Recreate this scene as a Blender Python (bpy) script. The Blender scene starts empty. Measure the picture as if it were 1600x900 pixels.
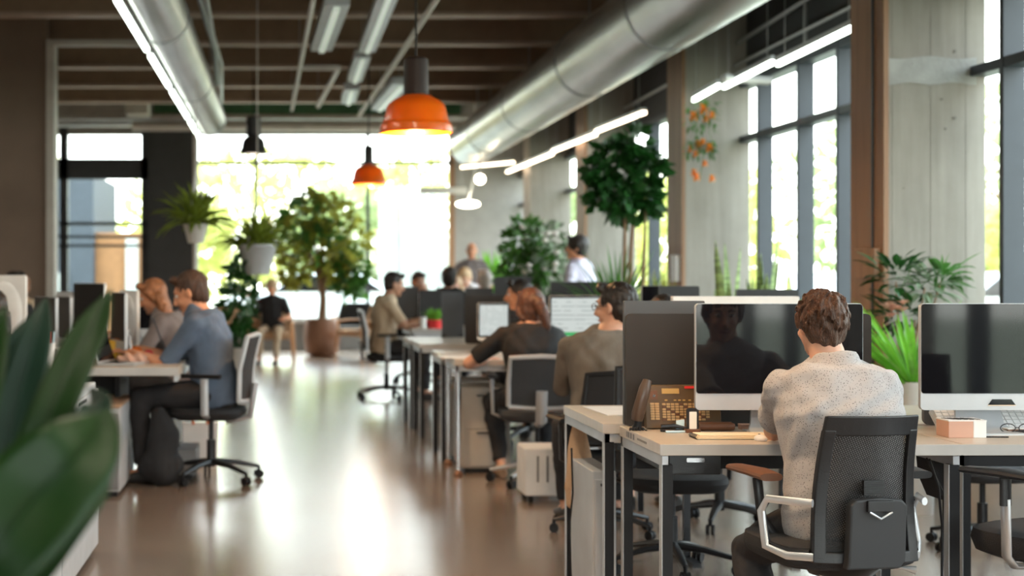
import bpy, math, random
import numpy as np
from mathutils import Vector, Matrix, Euler
V = Vector
PI = math.pi
R = math.radians
random.seed(7)
rnd = random.Random(11)
S = bpy.context.scene
COL = S.collection

# ------------------------------------------------------------------ camera, sky, sun, exposure
FPX = 2400.0            # focal length in pixels of the 1600-pixel-wide frame
CAM_Z = 1.3
cd = bpy.data.cameras.new('camera')
cam = bpy.data.objects.new('camera', cd)
COL.objects.link(cam)
cam.location = (0, 0, CAM_Z)
cam.rotation_euler = (PI / 2, 0, 0)
cd.sensor_width = 36.0
cd.lens = 36.0 * FPX / 1600.0
cd.shift_x = (800 - 441) / 1600.0
cd.shift_y = (430 - 450) / 1600.0
cd.clip_start = 0.05
cd.clip_end = 300
cd.dof.use_dof = True
cd.dof.focus_distance = 4.85
cd.dof.aperture_fstop = 2.6
S.camera = cam

S.view_settings.view_transform = 'Standard'
S.view_settings.look = 'None'
S.view_settings.exposure = 0.42
S.view_settings.gamma = 1.0
S.view_settings.use_curve_mapping = False
try:
    S.cycles.use_denoising = True
    S.cycles.max_bounces = 10
    S.cycles.diffuse_bounces = 5
    S.cycles.glossy_bounces = 5
    S.cycles.transmission_bounces = 6
    S.cycles.transparent_max_bounces = 14
    S.cycles.sample_clamp_indirect = 6.0
    S.cycles.caustics_reflective = False
    S.cycles.caustics_refractive = False
    S.cycles.blur_glossy = 0.5
except Exception:
    pass

w = bpy.data.worlds.new('sky')
S.world = w
w.use_nodes = True
nt = w.node_tree
nt.nodes.clear()
wo = nt.nodes.new('ShaderNodeOutputWorld')
bg = nt.nodes.new('ShaderNodeBackground')
tc = nt.nodes.new('ShaderNodeTexCoord')
sx = nt.nodes.new('ShaderNodeSeparateXYZ')
rp = nt.nodes.new('ShaderNodeValToRGB')
rp.color_ramp.elements[0].position = 0.0
rp.color_ramp.elements[0].color = (1.0, 0.97, 0.90, 1)
rp.color_ramp.elements[1].position = 0.6
rp.color_ramp.elements[1].color = (0.80, 0.91, 1.0, 1)
nt.links.new(tc.outputs['Generated'], sx.inputs[0])
nt.links.new(sx.outputs['Z'], rp.inputs[0])
nt.links.new(rp.outputs[0], bg.inputs['Color'])
bg.inputs['Strength'].default_value = 7.0
nt.links.new(bg.outputs[0], wo.inputs[0])

sun = bpy.data.lights.new('sun', 'SUN')
sun.energy = 7.0
sun.angle = R(2)
sun.color = (1.0, 0.90, 0.74)
so = bpy.data.objects.new('sun', sun)
COL.objects.link(so)
so.rotation_euler = V((0.22, -0.78, -0.66)).to_track_quat('-Z', 'Y').to_euler()   # comes in from beyond the far windows

# ------------------------------------------------------------------ helpers
def X(px, Y):
    return (px - 441.0) * Y / FPX
def Z(py, Y):
    return CAM_Z + (430.0 - py) * Y / FPX
def at(px, py, Y):
    return V((X(px, Y), Y, Z(py, Y)))

def frame(d, side=None):
    d = d.normalized()
    if side is None:
        side = V((1, 0, 0)) if abs(d.x) < 0.8 else V((0, 1, 0))
    s = side - d * side.dot(d)
    if s.length < 1e-5:
        s = V((0, 1, 0)) - d * d.y
    s.normalize()
    return s, d.cross(s)

class G:
    """collects shapes for one mesh"""
    def __init__(s):
        s.v = []; s.f = []; s.m = []; s.mi = 0
    def add(s, vs, fs):
        o = len(s.v)
        s.v += [tuple(p) for p in vs]
        s.f += [tuple(i + o for i in f) for f in fs]
        s.m += [s.mi] * len(fs)
        return s
    def box(s, c, d, rot=None):
        c = V(c); h = V(d) / 2
        vs = [V((x * h.x, y * h.y, z * h.z)) for x in (-1, 1) for y in (-1, 1) for z in (-1, 1)]
        if rot is not None:
            vs = [rot @ p for p in vs]
        return s.add([p + c for p in vs], [(0, 1, 3, 2), (4, 6, 7, 5), (0, 4, 5, 1), (2, 3, 7, 6), (0, 2, 6, 4), (1, 5, 7, 3)])
    def b2(s, x0, x1, y0, y1, z0, z1):
        return s.box(((x0 + x1) / 2, (y0 + y1) / 2, (z0 + z1) / 2), (x1 - x0, y1 - y0, z1 - z0))
    def rings(s, rs, cap=True, loop=False):
        n = len(rs[0]); vs = [p for r in rs for p in r]; fs = []
        k = len(rs)
        for i in range(k if loop else k - 1):
            j = (i + 1) % k
            for a in range(n):
                b = (a + 1) % n
                fs.append((i * n + a, i * n + b, j * n + b, j * n + a))
        if cap and not loop:
            fs.append(tuple(reversed(range(n)))); fs.append(tuple((k - 1) * n + a for a in range(n)))
        return s.add(vs, fs)
    def tube(s, pts, rad, n=8, side=None, cap=True, ex=2.0, ball=False):
        pts = [V(p) for p in pts]
        if not isinstance(rad, (list, tuple)):
            rad = [rad] * len(pts)
        rs = []; sd = side
        for i, p in enumerate(pts):
            a = pts[max(i - 1, 0)]; b = pts[min(i + 1, len(pts) - 1)]
            d = (b - a)
            if d.length < 1e-7: d = V((0, 0, 1))
            u, t = frame(d, sd)
            if side is None: sd = u
            r = rad[i]
            ra, rb = r if isinstance(r, (list, tuple)) else (r, r)
            ring = []
            for k in range(n):
                an = 2 * PI * k / n
                c, q = math.cos(an), math.sin(an)
                if ex != 2.0:
                    c = math.copysign(abs(c) ** (2 / ex), c); q = math.copysign(abs(q) ** (2 / ex), q)
                ring.append(p + u * (ra * c) + t * (rb * q))
            rs.append(ring)
        s.rings(rs, cap)
        if ball:
            for i in (0, len(pts) - 1):
                r = rad[i]; r = max(r) if isinstance(r, (list, tuple)) else r
                s.ell(pts[i], (r, r, r), n=n)
        return s
    def limb(s, pr, n=10):
        """tapered limb with balls at its joints, for fusing"""
        for i in range(len(pr) - 1):
            s.tube([pr[i][0], pr[i + 1][0]], [pr[i][1], pr[i + 1][1]], n=n)
        for p, r in pr:
            s.ell(p, (r, r, r), n=n)
        return s
    def ell(s, c, r, rot=None, n=12):
        c = V(c); m = max(4, n // 2 + 1); vs = []; fs = []
        for i in range(1, m):
            th = PI * i / m
            for k in range(n):
                an = 2 * PI * k / n
                vs.append(V((r[0] * math.sin(th) * math.cos(an), r[1] * math.sin(th) * math.sin(an), r[2] * math.cos(th))))
        vs += [V((0, 0, r[2])), V((0, 0, -r[2]))]
        T, B = len(vs) - 2, len(vs) - 1
        for i in range(m - 2):
            for k in range(n):
                l = (k + 1) % n
                fs.append((i * n + k, (i + 1) * n + k, (i + 1) * n + l, i * n + l))
        for k in range(n):
            l = (k + 1) % n
            fs.append((T, k, l)); fs.append((B, (m - 2) * n + l, (m - 2) * n + k))
        if rot is not None:
            vs = [rot @ p for p in vs]
        return s.add([p + c for p in vs], fs)
    def lathe(s, prof, c=(0, 0, 0), n=24):
        c = V(c); rs = []
        for r, z in prof:
            r = max(r, 1e-4)
            rs.append([c + V((r * math.cos(2 * PI * k / n), r * math.sin(2 * PI * k / n), z)) for k in range(n)])
        return s.rings(rs, True)
    def prism(s, out, o, u, v, d):
        """outline (a,b) pairs in the plane o + a*u + b*v, given thickness along d"""
        o, u, v, d = V(o), V(u), V(v), V(d)
        A = [o + u * a + v * b for a, b in out]
        n = len(A)
        vs = A + [p + d for p in A]
        fs = [tuple(reversed(range(n))), tuple(range(n, 2 * n))] + [(i, (i + 1) % n, n + (i + 1) % n, n + i) for i in range(n)]
        return s.add(vs, fs)
    def rrect(s, x0, x1, z0, z1, y0, y1, r=0.02, seg=5):
        """rounded rectangle in the XZ plane with thickness in Y"""
        out = []
        for cx, cz, a0 in ((x1 - r, z1 - r, 0), (x0 + r, z1 - r, 90), (x0 + r, z0 + r, 180), (x1 - r, z0 + r, 270)):
            for k in range(seg + 1):
                a = R(a0 + 90 * k / seg)
                out.append((cx + r * math.cos(a), cz + r * math.sin(a)))
        return s.prism(out, (0, y0, 0), (1, 0, 0), (0, 0, 1), (0, y1 - y0, 0))
    def blade(s, base, d, ln, wd, droop=0.4, n=6, up=V((0, 0, 1)), tip=0.05, fold=0.15, wpos=0.4, twist=0.0, thick=0.0):
        """one leaf: a strip with a folded midrib, bending as it goes"""
        base = V(base); d = V(d).normalized(); vs = []; fs = []
        p = base.copy(); step = ln / n
        for i in range(n + 1):
            t = i / n
            sd = d.cross(up)
            if sd.length < 1e-3: sd = V((1, 0, 0))
            sd.normalize()
            if twist: sd = Matrix.Rotation(twist * t, 3, d) @ sd
            nn = sd.cross(d)
            ww = wd * (max(tip, math.sin(PI * min(1, (t / wpos) * 0.5)) if t < wpos else math.cos(PI / 2 * (t - wpos) / (1 - wpos)) ** 0.8 if t < 1 else tip)) / 2
            ww = max(ww, wd * tip / 2)
            vs += [p - sd * ww + nn * ww * fold * 2, p.copy(), p + sd * ww + nn * ww * fold * 2]
            if i < n:
                a = 3 * i
                fs += [(a, a + 1, a + 4, a + 3), (a + 1, a + 2, a + 5, a + 4)]
            p = p + d * step
            d = (d - V((0, 0, 1)) * droop * step / max(ln, 1e-4)).normalized() if droop else d
        if thick:
            o = len(vs); vs += [q - (V((0, 1, 0)) * thick) for q in vs]
            fs += [tuple(reversed([i + o for i in f])) for f in fs]
            rim = [3 * i for i in range(n + 1)] + [3 * n + 1] + [3 * i + 2 for i in range(n, -1, -1)] + [1]
            fs += [(rim[i], rim[(i + 1) % len(rim)], rim[(i + 1) % len(rim)] + o, rim[i] + o) for i in range(len(rim))]
        return s.add(vs, fs)
    def mesh(s, name='m', smooth=True):
        me = bpy.data.meshes.new(name)
        me.from_pydata(s.v, [], s.f)
        me.polygons.foreach_set('material_index', s.m)
        me.polygons.foreach_set('use_smooth', [smooth] * len(s.f))
        me.update()
        return me

def obj(name, g, mat, parent=None, bev=0.0, smooth=None, loc=None, rz=0):
    if smooth is None: smooth = bev == 0
    me = g.mesh(name, smooth) if isinstance(g, G) else g
    for m in (mat if isinstance(mat, (list, tuple)) else [mat]):
        me.materials.append(m)
    o = bpy.data.objects.new(name, me)
    COL.objects.link(o)
    if parent is not None: o.parent = parent
    if loc is not None: o.location = loc
    if rz: o.rotation_euler[2] = rz
    if bev:
        b = o.modifiers.new('bevel', 'BEVEL'); b.width = bev; b.segments = 2; b.limit_method = 'ANGLE'; b.angle_limit = R(40)
    elif smooth and isinstance(g, G):
        try:
            me.set_sharp_from_angle(angle=R(42))
        except Exception:
            pass
    return o

def tag(o, label, cat, group=None):
    o['label'] = label; o['category'] = cat
    if group: o['group'] = group
    return o
def thing(name, label, cat, loc=(0, 0, 0), rz=0, group=None, sc=1.0):
    o = bpy.data.objects.new(name, None)
    COL.objects.link(o)
    o.location = loc; o.rotation_euler = (0, 0, rz); o.scale = (sc, sc, sc); o.empty_display_size = 0.1
    return tag(o, label, cat, group)
def struct(name, g, mat, bev=0.0, smooth=False):
    o = obj(name, g, mat, bev=bev, smooth=smooth); o['kind'] = 'structure'; return o
def kids(o):
    return [c for c in bpy.data.objects if c.parent == o]
def dup(o, parent=None):
    c = o.copy(); COL.objects.link(c); c.parent = parent
    for k in kids(o): dup(k, c)
    return c
def place(o, loc, rz=0, label=None, group=None, sc=None):
    o.location = loc; o.rotation_euler = (0, 0, rz)
    if label: o['label'] = label
    if group: o['group'] = group
    if sc: o.scale = (sc, sc, sc)
    return o

def fuse(g, vox, it=3, fac=0.5, disp=None):
    me = g.mesh('tmp')
    o = bpy.data.objects.new('tmp', me); COL.objects.link(o)
    m = o.modifiers.new('r', 'REMESH'); m.mode = 'VOXEL'; m.voxel_size = vox
    if it:
        q = o.modifiers.new('s', 'SMOOTH'); q.iterations = it; q.factor = fac
    bpy.context.view_layer.update()
    dg = bpy.context.evaluated_depsgraph_get()
    nm = bpy.data.meshes.new_from_object(o.evaluated_get(dg))
    bpy.data.objects.remove(o); bpy.data.meshes.remove(me)
    nm.materials.clear()
    if disp:
        n = len(nm.vertices); co = np.empty(n * 3); nm.vertices.foreach_get('co', co)
        no = np.empty(n * 3); nm.vertex_normals.foreach_get('vector', no)
        co = co.reshape(-1, 3); no = no.reshape(-1, 3)
        co += no * disp(co)[:, None]
        nm.vertices.foreach_set('co', co.ravel())
    nm.polygons.foreach_set('use_smooth', [True] * len(nm.polygons))
    nm.update()
    return nm

# ------------------------------------------------------------------ materials
def mat(name, col, rough=0.5, metal=0.0, var=0.08, vs=6.0, bump=0.0, bs=40.0, stretch=(1, 1, 1), spec=0.5, emit=None, es=0.0, trans=0.0, coat=0.0, sub=0.0, sheen=0.0, rvar=0.0, transl=0.0):
    m = bpy.data.materials.new(name); m.use_nodes = True
    n = m.node_tree.nodes; l = m.node_tree.links
    p = n['Principled BSDF']
    tcn = n.new('ShaderNodeTexCoord'); mp = n.new('ShaderNodeMapping'); mp.inputs['Scale'].default_value = stretch
    l.new(tcn.outputs['Object'], mp.inputs[0])
    nz = n.new('ShaderNodeTexNoise'); nz.inputs['Scale'].default_value = vs; nz.inputs['Detail'].default_value = 4
    l.new(mp.outputs[0], nz.inputs['Vector'])
    cr = n.new('ShaderNodeValToRGB')
    c = V(col)
    cr.color_ramp.elements[0].position = 0.3; cr.color_ramp.elements[1].position = 0.7
    cr.color_ramp.elements[0].color = (*(c * (1 - var)), 1); cr.color_ramp.elements[1].color = (*[min(1, q * (1 + var)) for q in c], 1)
    l.new(nz.outputs['Fac'], cr.inputs[0]); l.new(cr.outputs[0], p.inputs['Base Color'])
    p.inputs['Roughness'].default_value = rough; p.inputs['Metallic'].default_value = metal
    p.inputs['Specular IOR Level'].default_value = spec
    if coat: p.inputs['Coat Weight'].default_value = coat
    if sheen: p.inputs['Sheen Weight'].default_value = sheen
    if trans: p.inputs['Transmission Weight'].default_value = trans
    if sub:
        p.inputs['Subsurface Weight'].default_value = sub; p.inputs['Subsurface Radius'].default_value = (0.02, 0.008, 0.004); p.inputs['Subsurface Scale'].default_value = 0.5
    if emit: p.inputs['Emission Color'].default_value = (*emit, 1); p.inputs['Emission Strength'].default_value = es
    if rvar:
        mr = n.new('ShaderNodeMapRange'); mr.inputs['To Min'].default_value = rough - rvar; mr.inputs['To Max'].default_value = rough + rvar
        l.new(nz.outputs['Fac'], mr.inputs['Value']); l.new(mr.outputs[0], p.inputs['Roughness'])
    if bump:
        b = n.new('ShaderNodeTexNoise'); b.inputs['Scale'].default_value = bs; b.inputs['Detail'].default_value = 3
        l.new(mp.outputs[0], b.inputs['Vector'])
        bn = n.new('ShaderNodeBump'); bn.inputs['Strength'].default_value = bump; bn.inputs['Distance'].default_value = 0.01
        l.new(b.outputs['Fac'], bn.inputs['Height']); l.new(bn.outputs[0], p.inputs['Normal'])
    if transl:
        t = n.new('ShaderNodeBsdfTranslucent'); mx = n.new('ShaderNodeMixShader'); mx.inputs[0].default_value = transl
        l.new(cr.outputs[0], t.inputs['Color']); l.new(p.outputs[0], mx.inputs[1]); l.new(t.outputs[0], mx.inputs[2])
        l.new(mx.outputs[0], n['Material Output'].inputs['Surface'])
    return m

MT = {}
def M(k, *a, **kw):
    MT[k] = mat(k, *a, **kw); return MT[k]
M('black', (0.009, 0.009, 0.011), 0.5, spec=0.3)
M('black_plastic', (0.011, 0.011, 0.013), 0.38, bump=0.05, bs=200)
M('dark_metal', (0.035, 0.036, 0.04), 0.35, 0.6)
M('charcoal', (0.020, 0.021, 0.024), 0.6)
M('dark_fabric', (0.022, 0.022, 0.025), 0.9, bump=0.4, bs=300)
M('grey_fabric', (0.045, 0.05, 0.058), 0.85, bump=0.3, bs=300)
M('silver', (0.62, 0.64, 0.67), 0.32, 0.75)
M('chrome', (0.75, 0.75, 0.77), 0.14, 1.0)
M('alu', (0.50, 0.52, 0.55), 0.42, 0.35)
M('white', (0.78, 0.78, 0.78), 0.4)
M('pot_white', (0.62, 0.60, 0.57), 0.55, bump=0.1)
M('desk_edge', (0.50, 0.49, 0.48), 0.45)
M('cab_grey', (0.46, 0.47, 0.49), 0.45)
M('cab_dark', (0.20, 0.20, 0.21), 0.5)
M('glass_black', (0.006, 0.006, 0.008), 0.05, spec=0.4, var=0.0)
M('soil', (0.03, 0.02, 0.012), 0.95, bump=0.8, bs=60)
M('cork', (0.28, 0.15, 0.09), 0.8)
M('bark', (0.24, 0.15, 0.09), 0.85, bump=0.7, bs=25, stretch=(1, 1, 0.2))
M('leaf_dark', (0.018, 0.085, 0.016), 0.32, var=0.5, vs=5, transl=0.18)
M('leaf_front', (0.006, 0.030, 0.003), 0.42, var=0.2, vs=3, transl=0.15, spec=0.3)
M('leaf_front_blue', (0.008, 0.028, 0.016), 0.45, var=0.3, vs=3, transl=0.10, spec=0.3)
M('leaf_mid', (0.06, 0.17, 0.03), 0.45, var=0.45, vs=4, transl=0.3)
M('leaf_olive', (0.34, 0.35, 0.06), 0.5, var=0.4, vs=5, transl=0.5)
M('leaf_bright', (0.20, 0.50, 0.05), 0.4, var=0.35, vs=6, transl=0.35)
M('leaf_fern', (0.24, 0.31, 0.045), 0.5, var=0.35, vs=6, transl=0.5)
M('joint', (0.20, 0.185, 0.165), 0.85)
M('leaf_grey', (0.21, 0.28, 0.18), 0.55, var=0.5, vs=5, transl=0.25)
M('leaf_out', (0.58, 0.60, 0.20), 0.6, var=0.25, vs=0.6, transl=0.5)
M('leaf_out_green', (0.34, 0.41, 0.19), 0.6, var=0.3, vs=0.6, transl=0.45)
M('snake', (0.22, 0.32, 0.11), 0.4, var=0.6, vs=14, stretch=(0.5, 0.5, 4), transl=0.1)
M('snake_edge', (0.55, 0.55, 0.18), 0.45, transl=0.2)
M('orange_flower', (0.95, 0.30, 0.02), 0.5, transl=0.4)
M('white_flower', (0.85, 0.80, 0.76), 0.6, transl=0.3)
M('pink_flower', (0.75, 0.42, 0.33), 0.6, transl=0.3)
M('orange_enamel', (0.80, 0.17, 0.006), 0.28, coat=0.3, transl=0.12)
M('brown_enamel', (0.030, 0.018, 0.016), 0.5, spec=0.3)
M('lamp_dark', (0.03, 0.03, 0.032), 0.4)
M('skin', (0.62, 0.34, 0.235), 0.5, var=0.06, vs=25, sub=0.12)
M('skin_warm', (0.66, 0.30, 0.17), 0.5, var=0.06, vs=25, sub=0.12)
M('skin_tan', (0.50, 0.27, 0.18), 0.5, var=0.06, vs=25, sub=0.12)
M('lips', (0.42, 0.15, 0.12), 0.45)
M('eye_white', (0.75, 0.73, 0.70), 0.2)
M('hair_brown', (0.066, 0.026, 0.011), 0.42, var=0.6, vs=60, stretch=(3, 3, 0.5), bump=0.9, bs=110)
M('hair_dark', (0.018, 0.012, 0.010), 0.45, var=0.4, vs=30, bump=0.6, bs=60)
M('hair_auburn', (0.10, 0.042, 0.026), 0.5, var=0.4, vs=30, bump=0.6, bs=60)
M('hair_red', (0.30, 0.12, 0.05), 0.5, var=0.4, vs=30, bump=0.6, bs=60)
M('hair_blond', (0.55, 0.38, 0.22), 0.5, var=0.3, vs=30, bump=0.6, bs=60)
M('hair_grey', (0.66, 0.60, 0.57), 0.6, var=0.2, vs=30, bump=0.5, bs=60)
M('cloth_black', (0.016, 0.016, 0.018), 0.85, bump=0.5, bs=14)
M('cloth_dark', (0.022, 0.021, 0.024), 0.85, bump=0.5, bs=12)
M('cloth_blue', (0.10, 0.14, 0.21), 0.9, bump=0.5, bs=14, var=0.2)
M('cloth_taupe', (0.17, 0.145, 0.12), 0.95, bump=0.7, bs=18, var=0.25, vs=12, stretch=(1, 1, 0.4))
M('cloth_beige', (0.52, 0.40, 0.28), 0.9, bump=0.4, bs=12)
M('cloth_lilac', (0.62, 0.60, 0.74), 0.9, bump=0.4, bs=12)
M('cloth_grey', (0.20, 0.17, 0.17), 0.9, bump=0.4, bs=12)
M('cloth_white', (0.72, 0.72, 0.76), 0.9, var=0.15, bump=0.4, bs=12)
M('shoe', (0.03, 0.028, 0.028), 0.5)
M('shoe_brown', (0.30, 0.20, 0.13), 0.6)
M('wood', (0.52, 0.26, 0.11), 0.45, var=0.25, vs=3, stretch=(8, 1, 1))
M('tan_fabric', (0.52, 0.33, 0.20), 0.9, bump=0.3, bs=100)
M('copper', (0.24, 0.13, 0.085), 0.4, 0.3)
M('paper', (0.80, 0.74, 0.66), 0.7)
M('cream', (0.85, 0.70, 0.50), 0.7)
M('sticker', (0.16, 0.15, 0.15), 0.6)
M('red', (0.70, 0.03, 0.03), 0.45)
M('orange', (0.85, 0.20, 0.03), 0.5)
M('yellow', (0.85, 0.50, 0.05), 0.5)
M('brown_leather', (0.14, 0.055, 0.025), 0.45)
M('phone_body', (0.11, 0.065, 0.03), 0.35)
M('phone_keys', (0.50, 0.33, 0.16), 0.4)
M('phone_lcd', (0.55, 0.36, 0.14), 0.2)
M('handset', (0.075, 0.045, 0.030), 0.32)
M('card_blue', (0.55, 0.75, 0.88), 0.4)
M('screen_grey', (0.32, 0.33, 0.34), 0.2)
M('pink_card', (0.58, 0.35, 0.27), 0.7)
M('green_glass', (0.05, 0.16, 0.10), 0.15)
M('pipe', (0.42, 0.42, 0.43), 0.35, 0.7)
M('pipe_white', (0.62, 0.58, 0.56), 0.5)
M('box_tan', (0.44, 0.28, 0.18), 0.6)
M('out_ground', (0.26, 0.27, 0.20), 0.9, var=0.15, vs=0.4)
M('out_peach', (0.26, 0.125, 0.05), 0.8, var=0.1)
M('out_grey', (0.045, 0.055, 0.068), 0.8, var=0.1)
M('out_pale', (0.40, 0.42, 0.40), 0.8)
M('car_white', (0.8, 0.82, 0.84), 0.2, coat=0.5)
M('led', (0.9, 0.9, 0.9), 0.5, emit=(0.88, 1.0, 0.86), es=6.0)
M('led_warm', (0.9, 0.9, 0.9), 0.5, emit=(1.0, 0.80, 0.56), es=6.0)
M('bulb', (1, 0.8, 0.5), 0.5, emit=(1.0, 0.55, 0.16), es=30.0)
M('bulb_white', (1, 0.9, 0.8), 0.5, emit=(1.0, 0.86, 0.62), es=14.0)
M('diffuser', (0.75, 0.78, 0.74), 0.4, emit=(0.85, 1.0, 0.85), es=0.25)

def wood_top():
    m = mat('desk_top', (0.50, 0.43, 0.36), 0.33, var=0.06, vs=2.5, stretch=(1, 14, 1))
    return m
MT['desk_top'] = wood_top()

def concrete():
    m = bpy.data.materials.new('board_concrete'); m.use_nodes = True
    n = m.node_tree.nodes; l = m.node_tree.links; p = n['Principled BSDF']
    t = n.new('ShaderNodeTexCoord')
    a = n.new('ShaderNodeTexNoise'); a.inputs['Scale'].default_value = 2.2; a.inputs['Detail'].default_value = 7; a.inputs['Roughness'].default_value = 0.62
    mp = n.new('ShaderNodeMapping'); mp.inputs['Scale'].default_value = (7, 7, 0.7)
    b = n.new('ShaderNodeTexNoise'); b.inputs['Scale'].default_value = 2.5; b.inputs['Detail'].default_value = 5
    l.new(t.outputs['Object'], a.inputs['Vector']); l.new(t.outputs['Object'], mp.inputs[0]); l.new(mp.outputs[0], b.inputs['Vector'])
    mx = n.new('ShaderNodeMix'); mx.data_type = 'FLOAT'; mx.inputs[0].default_value = 0.5
    l.new(a.outputs['Fac'], mx.inputs[2]); l.new(b.outputs['Fac'], mx.inputs[3])
    cr = n.new('ShaderNodeValToRGB')
    cr.color_ramp.elements[0].position = 0.32; cr.color_ramp.elements[0].color = (0.23, 0.212, 0.185, 1)
    cr.color_ramp.elements[1].position = 0.68; cr.color_ramp.elements[1].color = (0.335, 0.31, 0.272, 1)
    l.new(mx.outputs[0], cr.inputs[0]); l.new(cr.outputs[0], p.inputs['Base Color'])
    bn = n.new('ShaderNodeBump'); bn.inputs['Strength'].default_value = 0.35; bn.inputs['Distance'].default_value = 0.01
    l.new(mx.outputs[0], bn.inputs['Height']); l.new(bn.outputs[0], p.inputs['Normal'])
    p.inputs['Roughness'].default_value = 0.8
    return m
MT['concrete'] = concrete()
M('plaster', (0.33, 0.33, 0.315), 0.85, var=0.12, vs=9, bump=0.6, bs=20)
M('timber', (0.30, 0.165, 0.092), 0.6, var=0.18, vs=3, stretch=(5, 5, 0.5), bump=0.2)
M('partition', (0.20, 0.145, 0.11), 0.75, var=0.15, vs=1.2)
M('frame_pale', (0.50, 0.47, 0.43), 0.6)
M('deck', (0.30, 0.215, 0.155), 0.85, var=0.15, vs=1)
M('beam_brown', (0.27, 0.185, 0.13), 0.7, var=0.1)
M('flange', (0.42, 0.31, 0.25), 0.6)
M('wall_dark', (0.045, 0.047, 0.052), 0.7)
M('mullion', (0.030, 0.038, 0.050), 0.45, 0.1)
M('mullion_dark', (0.045, 0.05, 0.058), 0.5, 0.1)
M('wall_grey', (0.33, 0.32, 0.31), 0.8)
M('wall_beige', (0.40, 0.34, 0.29), 0.8)
M('green_strip', (0.05, 0.14, 0.07), 0.7)
M('sill', (0.52, 0.50, 0.48), 0.6)

def floor_mat():
    m = bpy.data.materials.new('polished_concrete'); m.use_nodes = True
    n = m.node_tree.nodes; l = m.node_tree.links; p = n['Principled BSDF']
    t = n.new('ShaderNodeTexCoord')
    a = n.new('ShaderNodeTexNoise'); a.inputs['Scale'].default_value = 0.9; a.inputs['Detail'].default_value = 8; a.inputs['Roughness'].default_value = 0.6
    l.new(t.outputs['Object'], a.inputs['Vector'])
    cr = n.new('ShaderNodeValToRGB')
    cr.color_ramp.elements[0].position = 0.3; cr.color_ramp.elements[0].color = (0.24, 0.172, 0.130, 1)
    cr.color_ramp.elements[1].position = 0.72; cr.color_ramp.elements[1].color = (0.35, 0.265, 0.21, 1)
    l.new(a.outputs['Fac'], cr.inputs[0]); l.new(cr.outputs[0], p.inputs['Base Color'])
    mr = n.new('ShaderNodeMapRange'); mr.inputs['To Min'].default_value = 0.17; mr.inputs['To Max'].default_value = 0.30
    l.new(a.outputs['Fac'], mr.inputs['Value']); l.new(mr.outputs[0], p.inputs['Roughness'])
    b = n.new('ShaderNodeTexNoise'); b.inputs['Scale'].default_value = 5; b.inputs['Detail'].default_value = 2
    l.new(t.outputs['Object'], b.inputs['Vector'])
    bn = n.new('ShaderNodeBump'); bn.inputs['Strength'].default_value = 0.05; bn.inputs['Distance'].default_value = 0.02
    l.new(b.outputs['Fac'], bn.inputs['Height']); l.new(bn.outputs[0], p.inputs['Normal'])
    p.inputs['Specular IOR Level'].default_value = 0.8
    p.inputs['Coat Weight'].default_value = 0.8; p.inputs['Coat Roughness'].default_value = 0.22
    return m
MT['floor'] = floor_mat()

def glass_mat():
    m = bpy.data.materials.new('window_glass'); m.use_nodes = True
    n = m.node_tree.nodes; l = m.node_tree.links; n.remove(n['Principled BSDF'])
    tr = n.new('ShaderNodeBsdfTransparent'); tr.inputs[0].default_value = (0.93, 0.97, 0.97, 1)
    gl = n.new('ShaderNodeBsdfGlossy'); gl.inputs['Roughness'].default_value = 0.02
    mx = n.new("ShaderNodeMixShader")
    mx.inputs[0].default_value = 0.05; l.new(tr.outputs[0], mx.inputs[1]); l.new(gl.outputs[0], mx.inputs[2])
    l.new(mx.outputs[0], n['Material Output'].inputs['Surface'])
    return m
MT['glass'] = glass_mat()

def mesh_weave():
    """chair netting: small open holes between black threads"""
    m = bpy.data.materials.new('chair_netting'); m.use_nodes = True
    n = m.node_tree.nodes; l = m.node_tree.links; p = n['Principled BSDF']
    p.inputs['Base Color'].default_value = (0.008, 0.008, 0.009, 1); p.inputs['Roughness'].default_value = 0.6
    t = n.new('ShaderNodeTexCoord')
    mp = n.new('ShaderNodeMapping'); mp.inputs['Rotation'].default_value = (0, R(28), 0)
    l.new(t.outputs['Object'], mp.inputs[0])
    s = n.new('ShaderNodeSeparateXYZ'); l.new(mp.outputs[0], s.inputs[0])
    def wave(o, f):
        a = n.new('ShaderNodeMath'); a.operation = 'MULTIPLY'; a.inputs[1].default_value = f; l.new(o, a.inputs[0])
        b = n.new('ShaderNodeMath'); b.operation = 'SINE'; l.new(a.outputs[0], b.inputs[0]); return b
    u = wave(s.outputs['X'], 1050); v = wave(s.outputs['Z'], 1050)
    k = n.new('ShaderNodeMath'); k.operation = 'ADD'; l.new(u.outputs[0], k.inputs[0]); l.new(v.outputs[0], k.inputs[1])
    g = n.new('ShaderNodeMath'); g.operation = 'GREATER_THAN'; g.inputs[1].default_value = 1.25; l.new(k.outputs[0], g.inputs[0])
    tr = n.new('ShaderNodeBsdfTransparent'); mx = n.new('ShaderNodeMixShader')
    l.new(g.outputs[0], mx.inputs[0]); l.new(p.outputs[0], mx.inputs[1]); l.new(tr.outputs[0], mx.inputs[2])
    l.new(mx.outputs[0], n['Material Output'].inputs['Surface'])
    return m
MT['netting'] = mesh_weave()

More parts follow.
